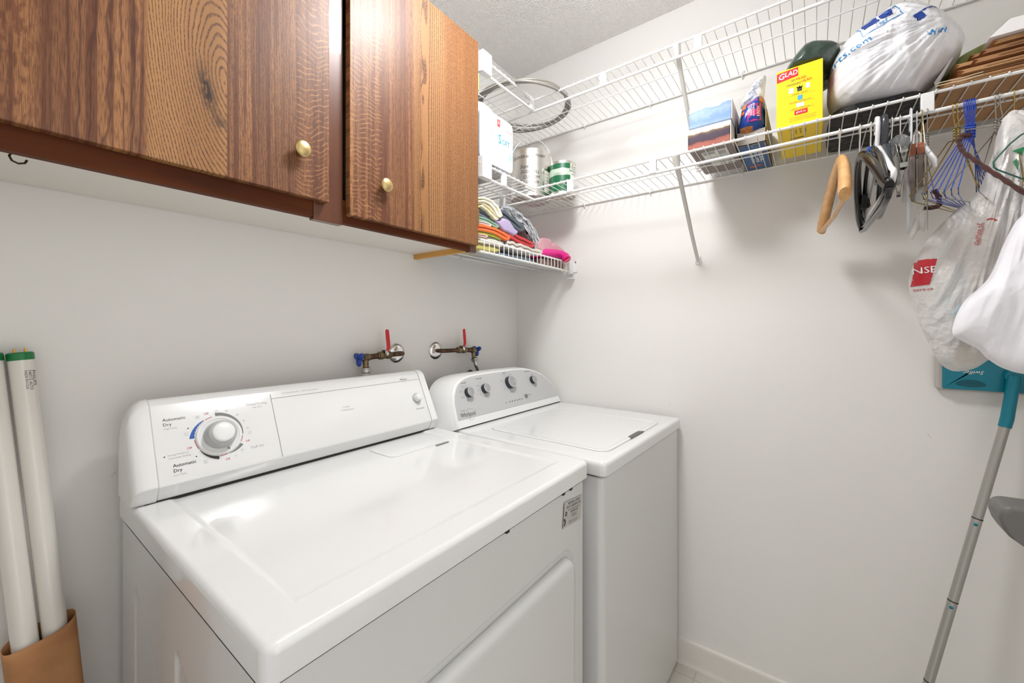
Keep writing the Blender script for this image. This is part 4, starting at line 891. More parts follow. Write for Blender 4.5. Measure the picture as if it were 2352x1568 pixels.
def project(flat_mb, target_mb, axis, frm, lift=.0008):
    """lay flat geometry onto the surface of target, pushed along an axis from frm (a big coordinate on the viewer's side)"""
    tree = BVHTree.FromPolygons([Vector(v) for v in target_mb.V], [f for f in target_mb.F])
    i = 'xyz'.index(axis); out = MB(); V = []; s = 1 if frm < 0 else -1; miss = set(); target_mb_mid = target_mb.V[0][i]
    for v in flat_mb.V:
        o = Vector(v); o[i] = frm; d = Vector((0, 0, 0)); d[i] = s
        hit, nrm = tree.ray_cast(o, d)[:2]
        q = Vector(v)
        if hit is None: miss.add(len(V))
        if hit is not None: q = hit + nrm * (lift if nrm.dot(d) < 0 else -lift)
        V.append(tuple(q))
    out.V = V; out.F = [f for f in flat_mb.F if all(abs(V[a][i] - target_mb_mid) < .5 and a not in miss for a in f)]; return out

def densify(mb, n=2):
    """split faces so that print can bend"""
    import bmesh
    me = bpy.data.meshes.new('d'); me.from_pydata(mb.V, [], mb.F); bm = bmesh.new(); bm.from_mesh(me)
    for _ in range(n): bmesh.ops.subdivide_edges(bm, edges=[e for e in bm.edges if e.calc_length() > .004], cuts=1, use_grid_fill=True)
    bmesh.ops.triangulate(bm, faces=bm.faces)
    o = MB(); o.V = [tuple(v.co) for v in bm.verts]; o.F = [tuple(v.index for v in f.verts) for f in bm.faces]; bm.free(); bpy.data.meshes.remove(me); return o

def ptsx(px, x): return [(lambda p: (p.y, p.z))(at(a, b, x=x)) for a, b in px]
def ptsy(px, y): return [(lambda p: (p.x, p.z))(at(a, b, y=y)) for a, b in px]

# blue snack wrapper and crumpled clear wrap standing in the carton
m = blob([(-.979, 1.822), (-.983, 1.862), (-.992, 1.905), (-1.012, 1.913), (-1.036, 1.926), (-1.047, 1.915), (-1.049, 1.868), (-1.050, 1.826), (-1.015, 1.812)], (-1.015, 1.865), -.262, -.14, 'x', wr=(.006, 30), seed=3)
wrapper = m; wp = m.build('blue_wrapper', BLUEB, ck, smooth=70)
def dens_print(parent, name, mt, fn, target, axis, frm, lift=.0010, n=2, M=None, local=False):
    f = MB(); fn(f); f = densify(f, n); f = project(f, target, axis, frm, lift); return f.build(name, mt, parent, smooth=60)
dens_print(ck, 'magenta_label', MAG, lambda f: quad(f, .008, .050, .040, .110, RW(-.3, -1.000, 1.792)), m, 'x', -2, .0008)
dens_print(ck, 'clear_window', mat('amber_snack_window', (196, 128, 66), .3, var=((150, 90, 50), 90)), lambda f: (quad(f, .036, .104, .050, .128, RW(-.3, -1.000, 1.792)), quad(f, -.012, .020, .020, .040, RW(-.3, -1.000, 1.792))), m, 'x', -2, .0008)
def wtext(f):
    for s, x_ in (('STORAGE', .013), ('EMBALLAGE', .0185), ('ALMACENAJE', .024)): text(f, s, RW(-.3, -1.000, 1.872) @ Matrix.Translation((x_, 0, 0)) @ Matrix.Rotation(math.pi / 2, 4, 'Z'), .0062)
    text(f, '6 INDIV', RW(-.3, -1.000, 1.866) @ Matrix.Translation((.034, 0, 0)) @ Matrix.Rotation(math.pi / 2, 4, 'Z'), .009)
dens_print(ck, 'white_lettering', mat('white_print', (236, 238, 238), .5), wtext, m, 'x', -2, .0016, 0)
dens_print(ck, 'orange_badge', mat('orange_print', (214, 106, 40), .5), lambda f: (quad(f, -.014, .074, .001, .084, RW(-.3, -1.000, 1.792)), f.add([(0, -.995 + .006, 1.884), (0, -1.008, 1.906), (0, -1.004, 1.880)], [(0, 1, 2)])), m, 'x', -2, .0012)
CLEARW = mat('clear_wrapping_film', (232, 234, 236), .18, alpha=.55, bump=(60, .7, .004))
mm = blob([(-.985, 1.905), (-1.000, 1.938), (-1.012, 1.948), (-1.026, 1.972), (-1.050, 1.980), (-1.049, 1.946), (-1.044, 1.915), (-1.015, 1.900)], (-1.022, 1.93), -.245, -.19, 'x', wr=(.010, 45), seed=8)
cw = mm.build('clear_wrap', CLEARW, ck, smooth=60)
def ctext(f):
    for i in range(5): text(f, ('INGREDIENTS', 'VALEUR', 'NUTRITION', 'FACTS', 'per 2')[i], RW(-.3, -1.010, 1.915 + i * .010) @ Matrix.Translation((.004 + i * .005, 0, 0)) @ Matrix.Rotation(.45, 4, 'Z'), .006)
dens_print(ck, 'blue_lettering', INK_BLUE, ctext, mm, 'x', -2, .001, 0)

# yellow garbage-bag box
YEL = mat('yellow_carton', (248, 212, 22), .35, bump=(8, .15, .006)); REDP = mat('red_carton_print', (212, 32, 38), .4); WHP = mat('white_print', (236, 238, 238), .5)
gl = thing('garbage_bag_box', (-.18, -1.133, ZS), 'tall yellow box of garbage bags with a red logo on the lower wire shelf', 'box')
gx, gy0, gy1, gz1 = -.2955, -1.081, -1.181, 1.940
m = MB(); m.prism([(gy0, ZS), (gy1, ZS), (gy1, gz1), (gy0, gz1 - .002)], gx, -.05, 'x'); m.build('carton', YEL, gl, bevel=.0018)
G = RW(gx, gy0, ZS); t = MB(); t.add([(.001, .123, .0005), (.048, .129, .0005), (.048, .1515, .0005), (.001, .1475, .0005)], [(0, 1, 2, 3)], G); quad(t, .040, .026, .068, .038, G, .0005)
quad(t, .1034, 0, .1036, 0, G)
t.add([(gx + .010, gy1 - .0006, ZS + .085), (gx + .12, gy1 - .0006, ZS + .085), (gx + .12, gy1 - .0006, ZS + .130), (gx + .010, gy1 - .0006, ZS + .130)], [(0, 1, 2, 3)])
t.build('red_logo_panel', REDP, gl, smooth=0)
t = MB(); text(t, 'G', G @ Matrix.Translation((.011, .1365, 0)), .022, lift=.001, shear=.15, off=.0002, sx=.9); text(t, 'LAD', G @ Matrix.Translation((.0325, .1390, 0)), .0175, lift=.001, shear=.15, off=.0002, sx=.85); text(t, 'glad.ca', G @ Matrix.Translation((.054, .0325, 0)), .0078, lift=.001)
quad(t, .028, .086, .038, .100, G, .0006); quad(t, .064, .090, .073, .103, G, .0006); quad(t, .044, .046, .061, .056, G, .0006)
arc_band(t, -.0, 0, 0, 0, 0, 10, G); t.build('white_lettering', WHP, gl, smooth=0)
t = MB(); text(t, 'GLAD', G @ Matrix.Translation((.0545, .1205, 0)), .0085, lift=.0008); text(t, 'GLAD', G @ Matrix.Translation((.066, .1115, 0)), .0085, lift=.0008); t.build('red_lettering', REDP, gl, smooth=0)
t = MB(); text(t, 'GET', G @ Matrix.Translation((.037, .1190, 0)), .0075, lift=.0008, sx=.8); text(t, 'CHOISISSEZ', G @ Matrix.Translation((.038, .1085, 0)), .0075, lift=.0008, sx=.8)
quad(t, .046, .087, .056, .098, G, .0006); t.add([(.044, .101, .0006), (.049, .097, .0006), (.051, .103, .0006), (.053, .097, .0006), (.058, .101, .0006), (.056, .095, .0006), (.046, .095, .0006)], [(0, 1, 6), (1, 2, 3, 5, 6), (3, 4, 5)], G)
text(t, 'GARBAGE · ORDURES', G @ Matrix.Translation((.052, .0815, 0)), .0035, lift=.0008); text(t, 'RECYCLING · RÉCUPÉRATION', G @ Matrix.Translation((.052, .0605, 0)), .0035, lift=.0008); text(t, 'COMPOST · COMPOSTAGE', G @ Matrix.Translation((.052, .0425, 0)), .0035, lift=.0008)
for i, s in enumerate(('To learn more about Glad products visit our web site', 'Pour en savoir plus sur les produits visitez le site', 'Made in Canada for the Clorox Company Brampton')): text(t, s, G @ Matrix.Translation((.057, .0205 - i * .0042, 0)), .0027, lift=.0008)
for yy in (.0785, .0578, .040): quad(t, .028, yy, .082, yy + .0003, G, .0006)
B_ = BF(gx, gy0, ZS)
for i in range(4): text(t, ('Glad sacs a ordures', 'tall kitchen', 'catcher 100', 'bags sacs')[i], B_ @ Matrix.Translation((.032 + i * .010, -.045, 0)) @ Matrix.Rotation(math.pi / 2, 4, 'Z'), .007, lift=.0006)
quad(t, .028, -.092, .060, -.088, B_, .0006)
for i in range(10): quad(t, .030 + i * .003, -.130, .0315 + i * .003, -.112, B_, .0009)
t.build('black_lettering', INK, gl, smooth=0)
t = MB(); quad(t, .047, .064, .057, .076, G, .0006); t.build('blue_icon', mat('light_blue_print', (70, 160, 214), .4), gl, smooth=0)
t = MB(); quad(t, .028, -.134, .062, -.108, B_, .0006); t.build('barcode_panel', WHP, gl, smooth=0)

def film(name, rgb, alpha, rough=.15, bumpk=(30, .8, .006), coat=.6):
    return mat(name, rgb, rough, alpha=alpha, bump=bumpk, coat=coat)
DGREEN = mat('dark_green_film', (44, 62, 52), .25, bump=(26, .8, .008), coat=.4); BLACKF = mat('black_film', (9, 9, 10), .42, bump=(34, 1, .012), spec=.35)
m = blob([(-1.090, 1.938), (-1.098, 1.965), (-1.118, 1.992), (-1.150, 2.018), (-1.190, 2.008), (-1.222, 1.985), (-1.214, 1.955), (-1.196, 1.936), (-1.14, 1.9335)], (-1.155, 1.965), -.29, -.08, 'x', wr=(.014, 20), seed=5, power=.3, n=10, ring=40)
for i, v in enumerate(m.V): m.V[i] = (v[0], v[1], max(v[2], 1.9335))
tag(m.build('green_garbage_bags', DGREEN, smooth=22), 'folded dark green garbage bags lying on top of the yellow box', 'garbage bags')
m = blob([(-.045, -1.195), (-.15, -1.190), (-.27, -1.196), (-.296, -1.235), (-.29, -1.31), (-.28, -1.365), (-.20, -1.392), (-.08, -1.395), (-.02, -1.37), (-.012, -1.28), (-.02, -1.21)], (-.15, -1.29), ZS - .034, ZS + .034, 'z', wr=(.005, 26), seed=9, power=.3)
for i, v in enumerate(m.V): m.V[i] = (v[0], v[1], max(v[2], ZS + .0006))
tag(m.build('black_garbage_bag', BLACKF, smooth=50), 'bundled black garbage bag under the puffy white carrier bag', 'garbage bag')

# puffy white carrier bag stuffed with bags
WFILM = mat('milky_white_film', (238, 238, 242), .22, alpha=.93, bump=(22, .55, .008), coat=.7)
out = ptsx([(1901, 232), (1903, 170), (1912, 140), (1935, 102), (1965, 75), (2000, 48), (2040, 22), (2085, 8), (2130, 12), (2175, 30), (2205, 55), (2222, 85), (2208, 122), (2170, 165), (2130, 200), (2100, 232), (2060, 246), (2000, 253), (1950, 258), (1918, 252)], -.235)
m = blob(out, at(2040, 140, x=-.235).yz, -.315, -.075, 'x', n=34, ring=140, wr=(.010, 15), seed=21, pleat=(at(2190, 60, x=-.235).y, at(2190, 60, x=-.235).z, .007, 9), power=.42)
for i, v in enumerate(m.V): m.V[i] = (v[0], v[1], max(v[2], 1.792))
wb = thing('carrier_bag', (-.19, -1.33, 1.84), 'puffy white plastic carrier bag with blue print, stuffed and lying on the black bag', 'plastic bag')
m.build('bag_film', WFILM, wb, smooth=80)
q = [(-1.353, 1.930), (-1.385, 1.952), (-1.372, 1.990)]
def corner(f):
    P = ptsx([(2145, 190), (2222, 82), (2196, 120), (2150, 205)], -.25); f.add([(-.25, a, b_) for a, b_ in P], [(0, 1, 2, 3)])
c_ = MB(); corner(c_); c_.build('bag_corner', WFILM, wb, solid=.001)
Gt = lambda px, py, rot, sz, s, f, **k: text(f, s, RW(-.4, *at(px, py, x=-.30).yz) @ Matrix.Rotation(rot, 4, 'Z'), sz, **k)
dens_print(wb, 'light_blue_lettering', mat('bright_blue_ink', (28, 132, 196), .4), lambda f: (Gt(1950, 120, .22, .023, 'orts.com', f), Gt(2150, 76, .12, .024, 'ww', f), Gt(2024, 58, .16, .011, '1985', f)), m, 'x', -2, .0012, 0)
def frame(f):
    Mx = RW(-.4, *at(2020, 46, x=-.30).yz) @ Matrix.Rotation(.25, 4, 'Z')
    for x0, y0, x1, y1 in ((-.036, -.020, .036, -.0185), (-.036, .021, .036, .0225), (-.0365, -.02, -.035, .022), (.035, -.02, .0365, .022)): quad(f, x0, y0, x1, y1, Mx)
dens_print(wb, 'logo_frame', mat('bright_blue_ink', (28, 132, 196), .4), frame, m, 'x', -2, .0012, 3)
def nav(f):
    Mx = RW(-.4, *at(2020, 46, x=-.30).yz) @ Matrix.Rotation(.25, 4, 'Z'); quad(f, -.030, -.006, -.002, .016, Mx); quad(f, .002, -.004, .024, .014, Mx)
    Mx = RW(-.4, *at(2118, 42, x=-.30).yz) @ Matrix.Rotation(.5, 4, 'Z'); quad(f, -.012, -.006, .004, .014, Mx); quad(f, .006, .012, .044, .016, Mx)
dens_print(wb, 'navy_logo', mat('navy_ink', (20, 60, 140), .4), nav, m, 'x', -2, .0014, 3)

# stack of folded brown paper bags
random.seed(12)
KR = [mat('kraft_paper_' + n_, c_, .75, bump=(40, .25, .002), var=(v_, 10)) for n_, c_, v_ in (('light', (184, 140, 96), (168, 124, 82)), ('mid', (166, 120, 80), (150, 106, 70)), ('brown', (150, 106, 70), (136, 94, 60)))]
zz = ZS + .0006
spec = [(-1.392, -.302, .013, 0), (-1.400, -.296, .011, 1), (-1.412, -.306, .012, 0), (-1.405, -.290, .010, 2), (-1.425, -.303, .013, 1), (-1.398, -.280, .011, 0), (-1.43, -.296, .012, 2), (-1.415, -.27, .010, 1), (-1.44, -.29, .012, 0)]
for i, (ya, xa, h, k) in enumerate(spec):
    h *= .78; ya -= .004 * i
    yb = YF + .01; m = MB(); lean = .010 * i
    # a folded bag: closed fold at the near end, two leaves with a gusset between
    prof = [(ya, zz), (ya - .006, zz + h * .5), (ya + .001, zz + h - .0012), (yb, zz + h - .0012), (yb, zz + h - .0035), (ya - .030, zz + h - .0035), (ya - .038, zz + h * .55), (yb, zz + h * .55), (yb, zz + h * .42), (ya - .040, zz + h * .42), (ya - .030, zz + .0025), (yb, zz + .0025), (yb, zz)]
    m.prism(prof, xa, -.035 - .006 * (i % 3), 'x')
    o = m.build('paper_bag', KR[k], smooth=0)
    labs = ('lowest folded brown paper bag, lying on the shelf wires', 'second folded brown paper bag from the bottom of the stack', 'third folded brown paper bag from the bottom of the stack', 'fourth folded brown paper bag from the bottom of the stack', 'middle folded brown paper bag of the stack of nine', 'fourth folded brown paper bag from the top of the stack', 'third folded brown paper bag from the top of the stack', 'second folded brown paper bag from the top of the stack', 'topmost folded brown paper bag, under the white envelope')
    tag(o, labs[i], 'paper bag', 'folded brown paper bags at the right end of the shelf'); zz += h
m = MB(); e0 = [(-1.462, zz + .0012), (-1.492, zz + .030), (-1.60, zz + .026), (-1.788, zz + .020), (-1.788, zz + .0012)]
m.prism(e0, -.302, -.235, 'x')
tag(m.build('white_envelope', mat('white_paper', (240, 238, 238), .5), smooth=0, bevel=.001), 'white paper envelope on top of the brown paper bags', 'envelope')
m = blob([(-1.415, zz - .01), (-1.43, zz + .035), (-1.47, zz + .055), (-1.56, zz + .075), (-1.70, zz + .09), (-1.785, zz + .085), (-1.785, zz + .02), (-1.60, zz + .014)], (-1.60, zz + .045), -.200, -.070, 'x', wr=(.005, 20), seed=2)
for i, v in enumerate(m.V): m.V[i] = (v[0], v[1], max(v[2], zz + .0012))
tag(m.build('green_cushion', mat('green_patterned_cloth', (164, 168, 96), .6, var=((96, 110, 50), 24)), smooth=70), 'green and cream patterned bundle behind the white envelope', 'bundle')
tw = mat('cream_twine', (206, 190, 160), .8); m = MB()
for dy, dz_ in ((0, 0), (.004, .008)):
    m.tube([(-.3095 + .001 * math.sin(i), -1.380 - i * .012, 1.7885 + dz_ * .7 + .001 * math.sin(i * 1.3)) for i in range(7)], .0012, 6)
tag(m.build('twine', tw, smooth=70), 'cream twine hanging along the brown paper bags', 'twine')
# ------------------------------------------------------------------ folded cloths on the lowest shelf
FL = .0012
def smooth_loop(P, step=.006):
    n = len(P); R = []
    for i in range(n):
        p0, p1, p2, p3 = (P[(i + d) % n] for d in (-1, 0, 1, 2)); k = max(2, int(math.hypot(p2[0] - p1[0], p2[1] - p1[1]) / step))
        for j in range(k):
            f = j / k; R.append(tuple(.5 * (2 * p1[q] + (p2[q] - p0[q]) * f + (2 * p0[q] - 5 * p1[q] + 4 * p2[q] - p3[q]) * f * f + (3 * p1[q] - p0[q] - 3 * p2[q] + p3[q]) * f ** 3) for q in (0, 1)))
    return R
def cloth(name, px, y0, y1, mt, label, group='folded cloths on the lowest wire shelf', amp=.0030, fr=22, seed=0, nseg=12, fold=None):
    """fold=None: closed outline px in the front plane; fold=h: px is the middle line of a folded stack of half height h pixels, closed end last"""
    if fold:
        h = fold; n = len(px); nor = []
        for i in range(n):
            a = px[max(0, i - 1)]; b_ = px[min(n - 1, i + 1)]; L_ = math.hypot(b_[0] - a[0], b_[1] - a[1]); nor.append((-(b_[1] - a[1]) / L_, (b_[0] - a[0]) / L_))
        off = lambda i, q: (px[i][0] + nor[i][0] * q, px[i][1] + nor[i][1] * q)
        ex, ey = nor[-1][1], -nor[-1][0]; e = px[-1]
        outer_b = [off(i, h) for i in range(n)]; outer_t = [off(i, -h) for i in range(n)]
        tip = [(e[0] + nor[-1][0] * h * q + ex * h * w, e[1] + nor[-1][1] * h * q + ey * h * w) for q, w in ((.75, .65), (0, .95), (-.75, .65))]
        inner_t = [off(i, -h * .10) for i in range(n - 1)]; inner_b = [off(i, h * .10) for i in range(n - 1)]
        out = outer_b + tip + outer_t[::-1] + inner_t + [px[-1]] + inner_b[::-1]
        R = []; P = ptsy(out, y0); N_ = len(P)
        for i in range(N_):
            a, b_ = P[i], P[(i + 1) % N_]; k = max(1, int(math.hypot(a[0] - b_[0], a[1] - b_[1]) / .008)); R += [(a[0] + (b_[0] - a[0]) * j / k, a[1] + (b_[1] - a[1]) * j / k) for j in range(k)]
    else: R = smooth_loop(ptsy(px, y0))
    cx = sum(p[0] for p in R) / len(R); cz = sum(p[1] for p in R) / len(R); V = []; n = len(R)
    area = sum(R[i][0] * R[(i + 1) % n][1] - R[(i + 1) % n][0] * R[i][1] for i in range(n)); sg = 1 if area > 0 else -1
    no = []
    for i in range(n):
        a, b_ = R[i - 1], R[(i + 1) % n]; L_ = math.hypot(b_[0] - a[0], b_[1] - a[1]) or 1; no.append(((b_[1] - a[1]) / L_ * sg, -(b_[0] - a[0]) / L_ * sg))
    hgt = (.0022 if fold else .006)
    prof = [(.0, 1.0), (.0012, .55), (.004, .15), (.008, 0)] + [(.008 + (abs(y1 - y0) - .008) * (k + 1) / nseg, 0) for k in range(nseg)]
    for dy_, ins in prof:
        y = y0 + dy_
        for (a, b_), (nx, nz) in zip(R, no):
            w = amp * noise.noise(Vector((a * fr, y * fr * .8, b_ * fr * .4 + seed + len(V) * 0)))
            V.append((min(a - nx * ins * hgt, -.004), y, max(b_ - nz * ins * hgt + w, dz(y) + .0045)))
    m = MB(); m.V = V
    for s in range(len(prof) - 1):
        for j in range(n): k = (j + 1) % n; m.F.append((s * n + j, s * n + k, (s + 1) * n + k, (s + 1) * n + j))
    for base in (0, (len(prof) - 1) * n):
        tri = tessellate_polygon([[Vector((V[base + j][0], V[base + j][2], 0)) for j in range(n)]])
        m.F += [tuple(q + base for q in t) for t in tri]
    o = m.build(name, mt, smooth=70); tag(o, label, 'cloth' if 'towel' not in name else 'towel', group); return o
def fab(name, c, v=None, k=400, s=.6): return mat(name, c, .9, sheen=.3, bump=(k, s, .0015), var=v)
Y0, Y1 = -.286, -.04
CL = lambda *a, **k: cloth(*a, **k)
CL('folded_cloth', [(1060, 575), (1100, 583), (1160, 598), (1228, 611), (1234, 604), (1215, 592), (1160, 581), (1100, 570), (1060, 560)], -.27, Y1, fab('blue_grey_cotton', (132, 156, 178), ((150, 168, 184), 14)), 'blue-grey folded cloth at the bottom, seen through the lip wires', amp=.001)
CL('folded_cloth', [(1238, 608), (1262, 611), (1300, 618), (1307, 608), (1285, 599), (1255, 593), (1238, 594)], -.27, Y1, fab('brown_striped_cotton', (150, 122, 112), ((108, 74, 64), 60, (1, 1, 6))), 'brown and grey striped cloth under the pink roll', amp=.001)
CL('folded_cloth', [(1050, 562), (1100, 574), (1140, 580), (1146, 570), (1100, 558), (1050, 548)], -.28, Y1, fab('pale_yellow_cotton', (196, 184, 96)), 'pale yellow folded cloth behind the left end of the lip wires', amp=.001)
CL('folded_towel', [(1050, 538), (1101, 550), (1130, 556), (1150, 560)], Y0, Y1, fab('cream_terry', (222, 210, 190)), 'cream folded towel with a rounded fold, just above the lip', fold=6.5)
CL('folded_cloth', [(1050, 526), (1101, 539), (1112, 541), (1118, 543)], Y0 - .004, Y1, fab('pale_pink_cotton', (222, 184, 176)), 'pale pink folded cloth under the yellow-green towel', fold=4)
CL('folded_cloth', [(1118, 541), (1135, 547), (1148, 553), (1155, 557)], Y0 + .004, Y1, fab('sage_grey_cotton', (150, 160, 154)), 'sage grey folded cloth between the cream and yellow-green towels', fold=4)
CL('folded_towel', [(1050, 516), (1101, 531), (1128, 538), (1150, 545)], Y0, Y1, fab('yellow_green_terry', (178, 174, 36)), 'yellow-green folded towel under the orange towel', fold=5)
CL('folded_towel', [(1050, 505), (1101, 521), (1135, 529), (1155, 538), (1166, 545)], Y0 - .004, Y1, fab('orange_terry', (236, 104, 16)), 'bright orange folded towel', fold=7.5)
CL('folded_cloth', [(1050, 492), (1101, 509), (1118, 514), (1126, 517)], Y0, Y1, fab('white_pink_cotton', (226, 206, 204)), 'white cloth with a pink tinge between the orange and mint cloths', fold=4.5)
CL('folded_cloth', [(1050, 484), (1101, 500), (1125, 509), (1142, 520)], Y0, Y1, fab('mint_cotton', (140, 180, 152)), 'mint green folded cloth above the orange towel', fold=5)
CL('folded_cloth', [(1050, 468), (1101, 486), (1125, 499), (1150, 517), (1168, 527)], Y0 + .006, Y1, fab('slate_grey_cotton', (92, 98, 110)), 'slate grey cloth sloping over the mint cloth', fold=8)
CL('folded_cloth', [(1150, 520), (1165, 532), (1180, 541), (1190, 537), (1191, 532), (1180, 518), (1170, 506), (1160, 500), (1150, 506), (1140, 505)], Y0 - .004, -.10, fab('lavender_cotton', (176, 160, 196)), 'lavender cloth with a drooping pointed corner', amp=.006, fr=40)
CL('printed_cloth', [(1098, 470), (1108, 468), (1122, 478), (1134, 490), (1142, 500)], Y0 - .004, Y1, fab('cream_printed_cotton', (232, 226, 212), ((214, 196, 130), 60)), 'cream cloth with yellow and grey print, folded low on top of the pile', fold=6.5)
CL('printed_cloth', [(1096, 458), (1112, 457), (1128, 463), (1140, 476), (1149, 494)], Y0 - .008, Y1, fab('white_printed_cotton', (234, 232, 226), ((222, 212, 172), 70)), 'off-white printed cloth draped highest on the pile', fold=6.5)
CL('folded_cloth', [(1152, 488), (1166, 500), (1182, 513), (1198, 524)], Y0 + .004, -.08, fab('dark_slate_cotton', (62, 74, 84)), 'dark slate cloth with a wavy hem beside the shaggy grey mitt', fold=9, amp=.006)
CL('folded_towel', [(1172, 537), (1190, 547), (1208, 557), (1222, 562)], Y0 - .002, -.06, fab('red_terry', (190, 6, 14)), 'bright red towel with a pale hem line', fold=8)
CL('folded_cloth', [(1160, 552), (1180, 560), (1204, 569)], Y0 + .004, Y1, fab('teal_grey_cotton', (84, 106, 120)), 'grey and teal cloth under the red towel', fold=7)
CL('folded_cloth', [(1166, 558), (1190, 566), (1215, 574), (1240, 579)], Y0 - .006, Y1, fab('off_white_cotton', (208, 200, 188)), 'off-white crumpled cloth beside the pink roll', fold=7.5, amp=.008, fr=38)
CL('fleece_cloth', [(1236, 566), (1238, 574), (1250, 578), (1280, 582), (1306, 588), (1300, 578), (1288, 567), (1277, 559), (1270, 564), (1266, 551), (1256, 546), (1244, 549), (1236, 558)], Y0 + .008, -.06, fab('pale_pink_fleece', (214, 158, 168), k=250, s=.9), 'pale pink fleece cloth in soft folds', amp=.009, fr=30)
# shaggy mitt
mt_root = thing('shaggy_duster', (-.35, -.20, 1.60), 'shaggy grey chenille dusting cloth spilling down over the pile', 'duster')
GS = fab('grey_chenille', (150, 152, 156)); P = ptsy([(1148, 482), (1160, 503), (1180, 514), (1204, 528), (1212, 548), (1228, 556), (1234, 545), (1228, 525), (1212, 508), (1192, 492), (1172, 478), (1156, 474)], -.26)
m = MB(); m.prism(P, -.262, -.07, 'y'); m.build('cloth_base', GS, mt_root, bevel=.004)
random.seed(7); sh = MB(); edge = ptsy([(1150, 478), (1165, 474), (1185, 484), (1205, 500), (1222, 518), (1232, 538), (1235, 552)], -.262)
for i in range(420):
    t = random.random() * (len(edge) - 1.001); k = int(t); f = t - k; a = edge[k][0] + (edge[k + 1][0] - edge[k][0]) * f; b_ = edge[k][1] + (edge[k + 1][1] - edge[k][1]) * f
    q = random.random() ** 1.3; a -= q * .035 * .8; b_ -= q * .030; y = -.262 if random.random() < .6 else -.262 + random.random() * .15
    if y > -.262: a += q * .03; b_ += q * .028
    L_ = .013 + .012 * random.random() + (.010 if k >= 3 else 0); dxx = .4 + .5 * random.random(); p = Vector((a, y, b_)); dirv = Vector((dxx * .6, -.5 * random.random() - .2, .25 - t * .28)).normalized()
    sh.tube([p, p + dirv * L_ * .5 + Vector((0, 0, .002)), p + dirv * L_ + Vector((0, 0, -.003 - .004 * (k >= 3)))], [.0017, .0021, .0014], 6)
sh.build('chenille_strands', mat('pale_grey_chenille', (186, 188, 192), .9, sheen=.3), mt_root, smooth=70)['kind'] = 'stuff'
m = MB()
for i in range(8): m.tube([(-.452 + .006 * (i % 3), -.268, 1.664 - .004 * i), (-.446 + .006 * (i % 3), -.274, 1.668 - .004 * i), (-.440 + .004 * (i % 3), -.270, 1.662 - .004 * i)], .0022, 6)
m.build('pink_strands', fab('pink_chenille', (206, 120, 140)), mt_root, smooth=70)
# hot pink roll
pk = thing('pink_roll', (-.12, -.22, 1.53), 'glossy hot pink rolled mat lying against the lip of the lowest shelf', 'rolled mat')
Pk = mat('hot_pink_vinyl', (224, 40, 140), .35); m = MB()
a0 = at(1236, 583, y=-.285); a1 = at(1275, 586, y=-.285); a2 = at(1305, 591, y=-.285)
m.tube([a0 + Vector((0, .04, .0)), at(1250, 580, y=-.272), at(1275, 582, y=-.280), at(1290, 585, y=-.296), at(1299, 590, y=-.318), at(1302, 596, y=-.326)], [.012, .0165, .0175, .018, .0182, .0180], 20, flat=(1, 1)); m.build('vinyl_roll', Pk, pk, smooth=60)
e = at(1303, 596, y=-.3275); m = MB(); m.lathe([(0, .0), (.017, .0), (.0185, -.001), (.019, -.004)], face_frame((e.x, e.y, e.z), (.5, .85, 0), (0, .2, 1)) if 0 else Matrix.Translation(e) @ (Vector((.6, -.3, -.75)).to_track_quat('Z', 'Y').to_matrix().to_4x4()), 24); m.build('roll_end', mat('salmon_foam', (232, 112, 120), .6), pk, smooth=60)
m = MB(); m.tube([at(1290, 600, y=-.306), at(1300, 612, y=-.308), at(1306, 604, y=-.309), at(1308, 594, y=-.308), at(1300, 606, y=-.309), at(1296, 616, y=-.310), at(1290, 624, y=-.312)], .0011, 6); tag(m.build('white_string', tw, smooth=70), 'thin white string tied at the right end of the lowest shelf', 'string')

# ------------------------------------------------------------------ hangers on the rod of the lower shelf
RZ = 1.738; ROD = -.300
def hook(m, r, top=.0075, neck=.060, zb=0.):
    """hook over the rod; local origin = centre of the rod; the shaft drops to z = -neck"""
    P = [(-top * .2 - .0065, 0, -.014)]
    P = [(top * math.cos(a) * 1.25, 0, top * math.sin(a) * 1.15 - .0005) for a in [math.radians(q) for q in range(-20, 201, 20)]]
    P = [(top * 1.3, 0, -.012)] + P + [(-top * 1.15, 0, -.010), (-top * .9, 0, -.024), (0, 0, -.040), (0, 0, -neck - zb)]
    m.tube(P, r, 8); return m
def mk(name, label, y, rz=0., group='hangers on the rod of the lower wire shelf', tilt=0., dz_=0.):
    return thing(name, (ROD, y, RZ + dz_), label, 'hanger', group, rot=(tilt, 0, rz))
WOOD = mat('pale_maple', (216, 168, 112), .4, coat=.3, var=((200, 148, 92), 26, (.3, 3, 3))); GLB = mat('glossy_black_plastic', (26, 26, 28), .22, coat=.4); WHH = mat('white_hanger_plastic', (232, 232, 232), .3)
BLS = mat('dark_blue_grey_plastic', (50, 54, 60), .3, coat=.3)
def suit_arm(m, s, L_=.195, drop=.135, r0=.010, r1=.020, bow=.025, z0=-.062, thick=.62):
    P = []; R_ = []
    for i in range(13):
        t = i / 12; P.append((s * L_ * t, -bow * t * t * 1.0, z0 - drop * (t ** 1.35) * .95 + .012 * math.sin(math.pi * t))); R_.append(r0 + (r1 - r0) * t if i < 12 else r1 * .8)
    m.tube(P, R_, 14, flat=(1, thick))
    return P[-1]
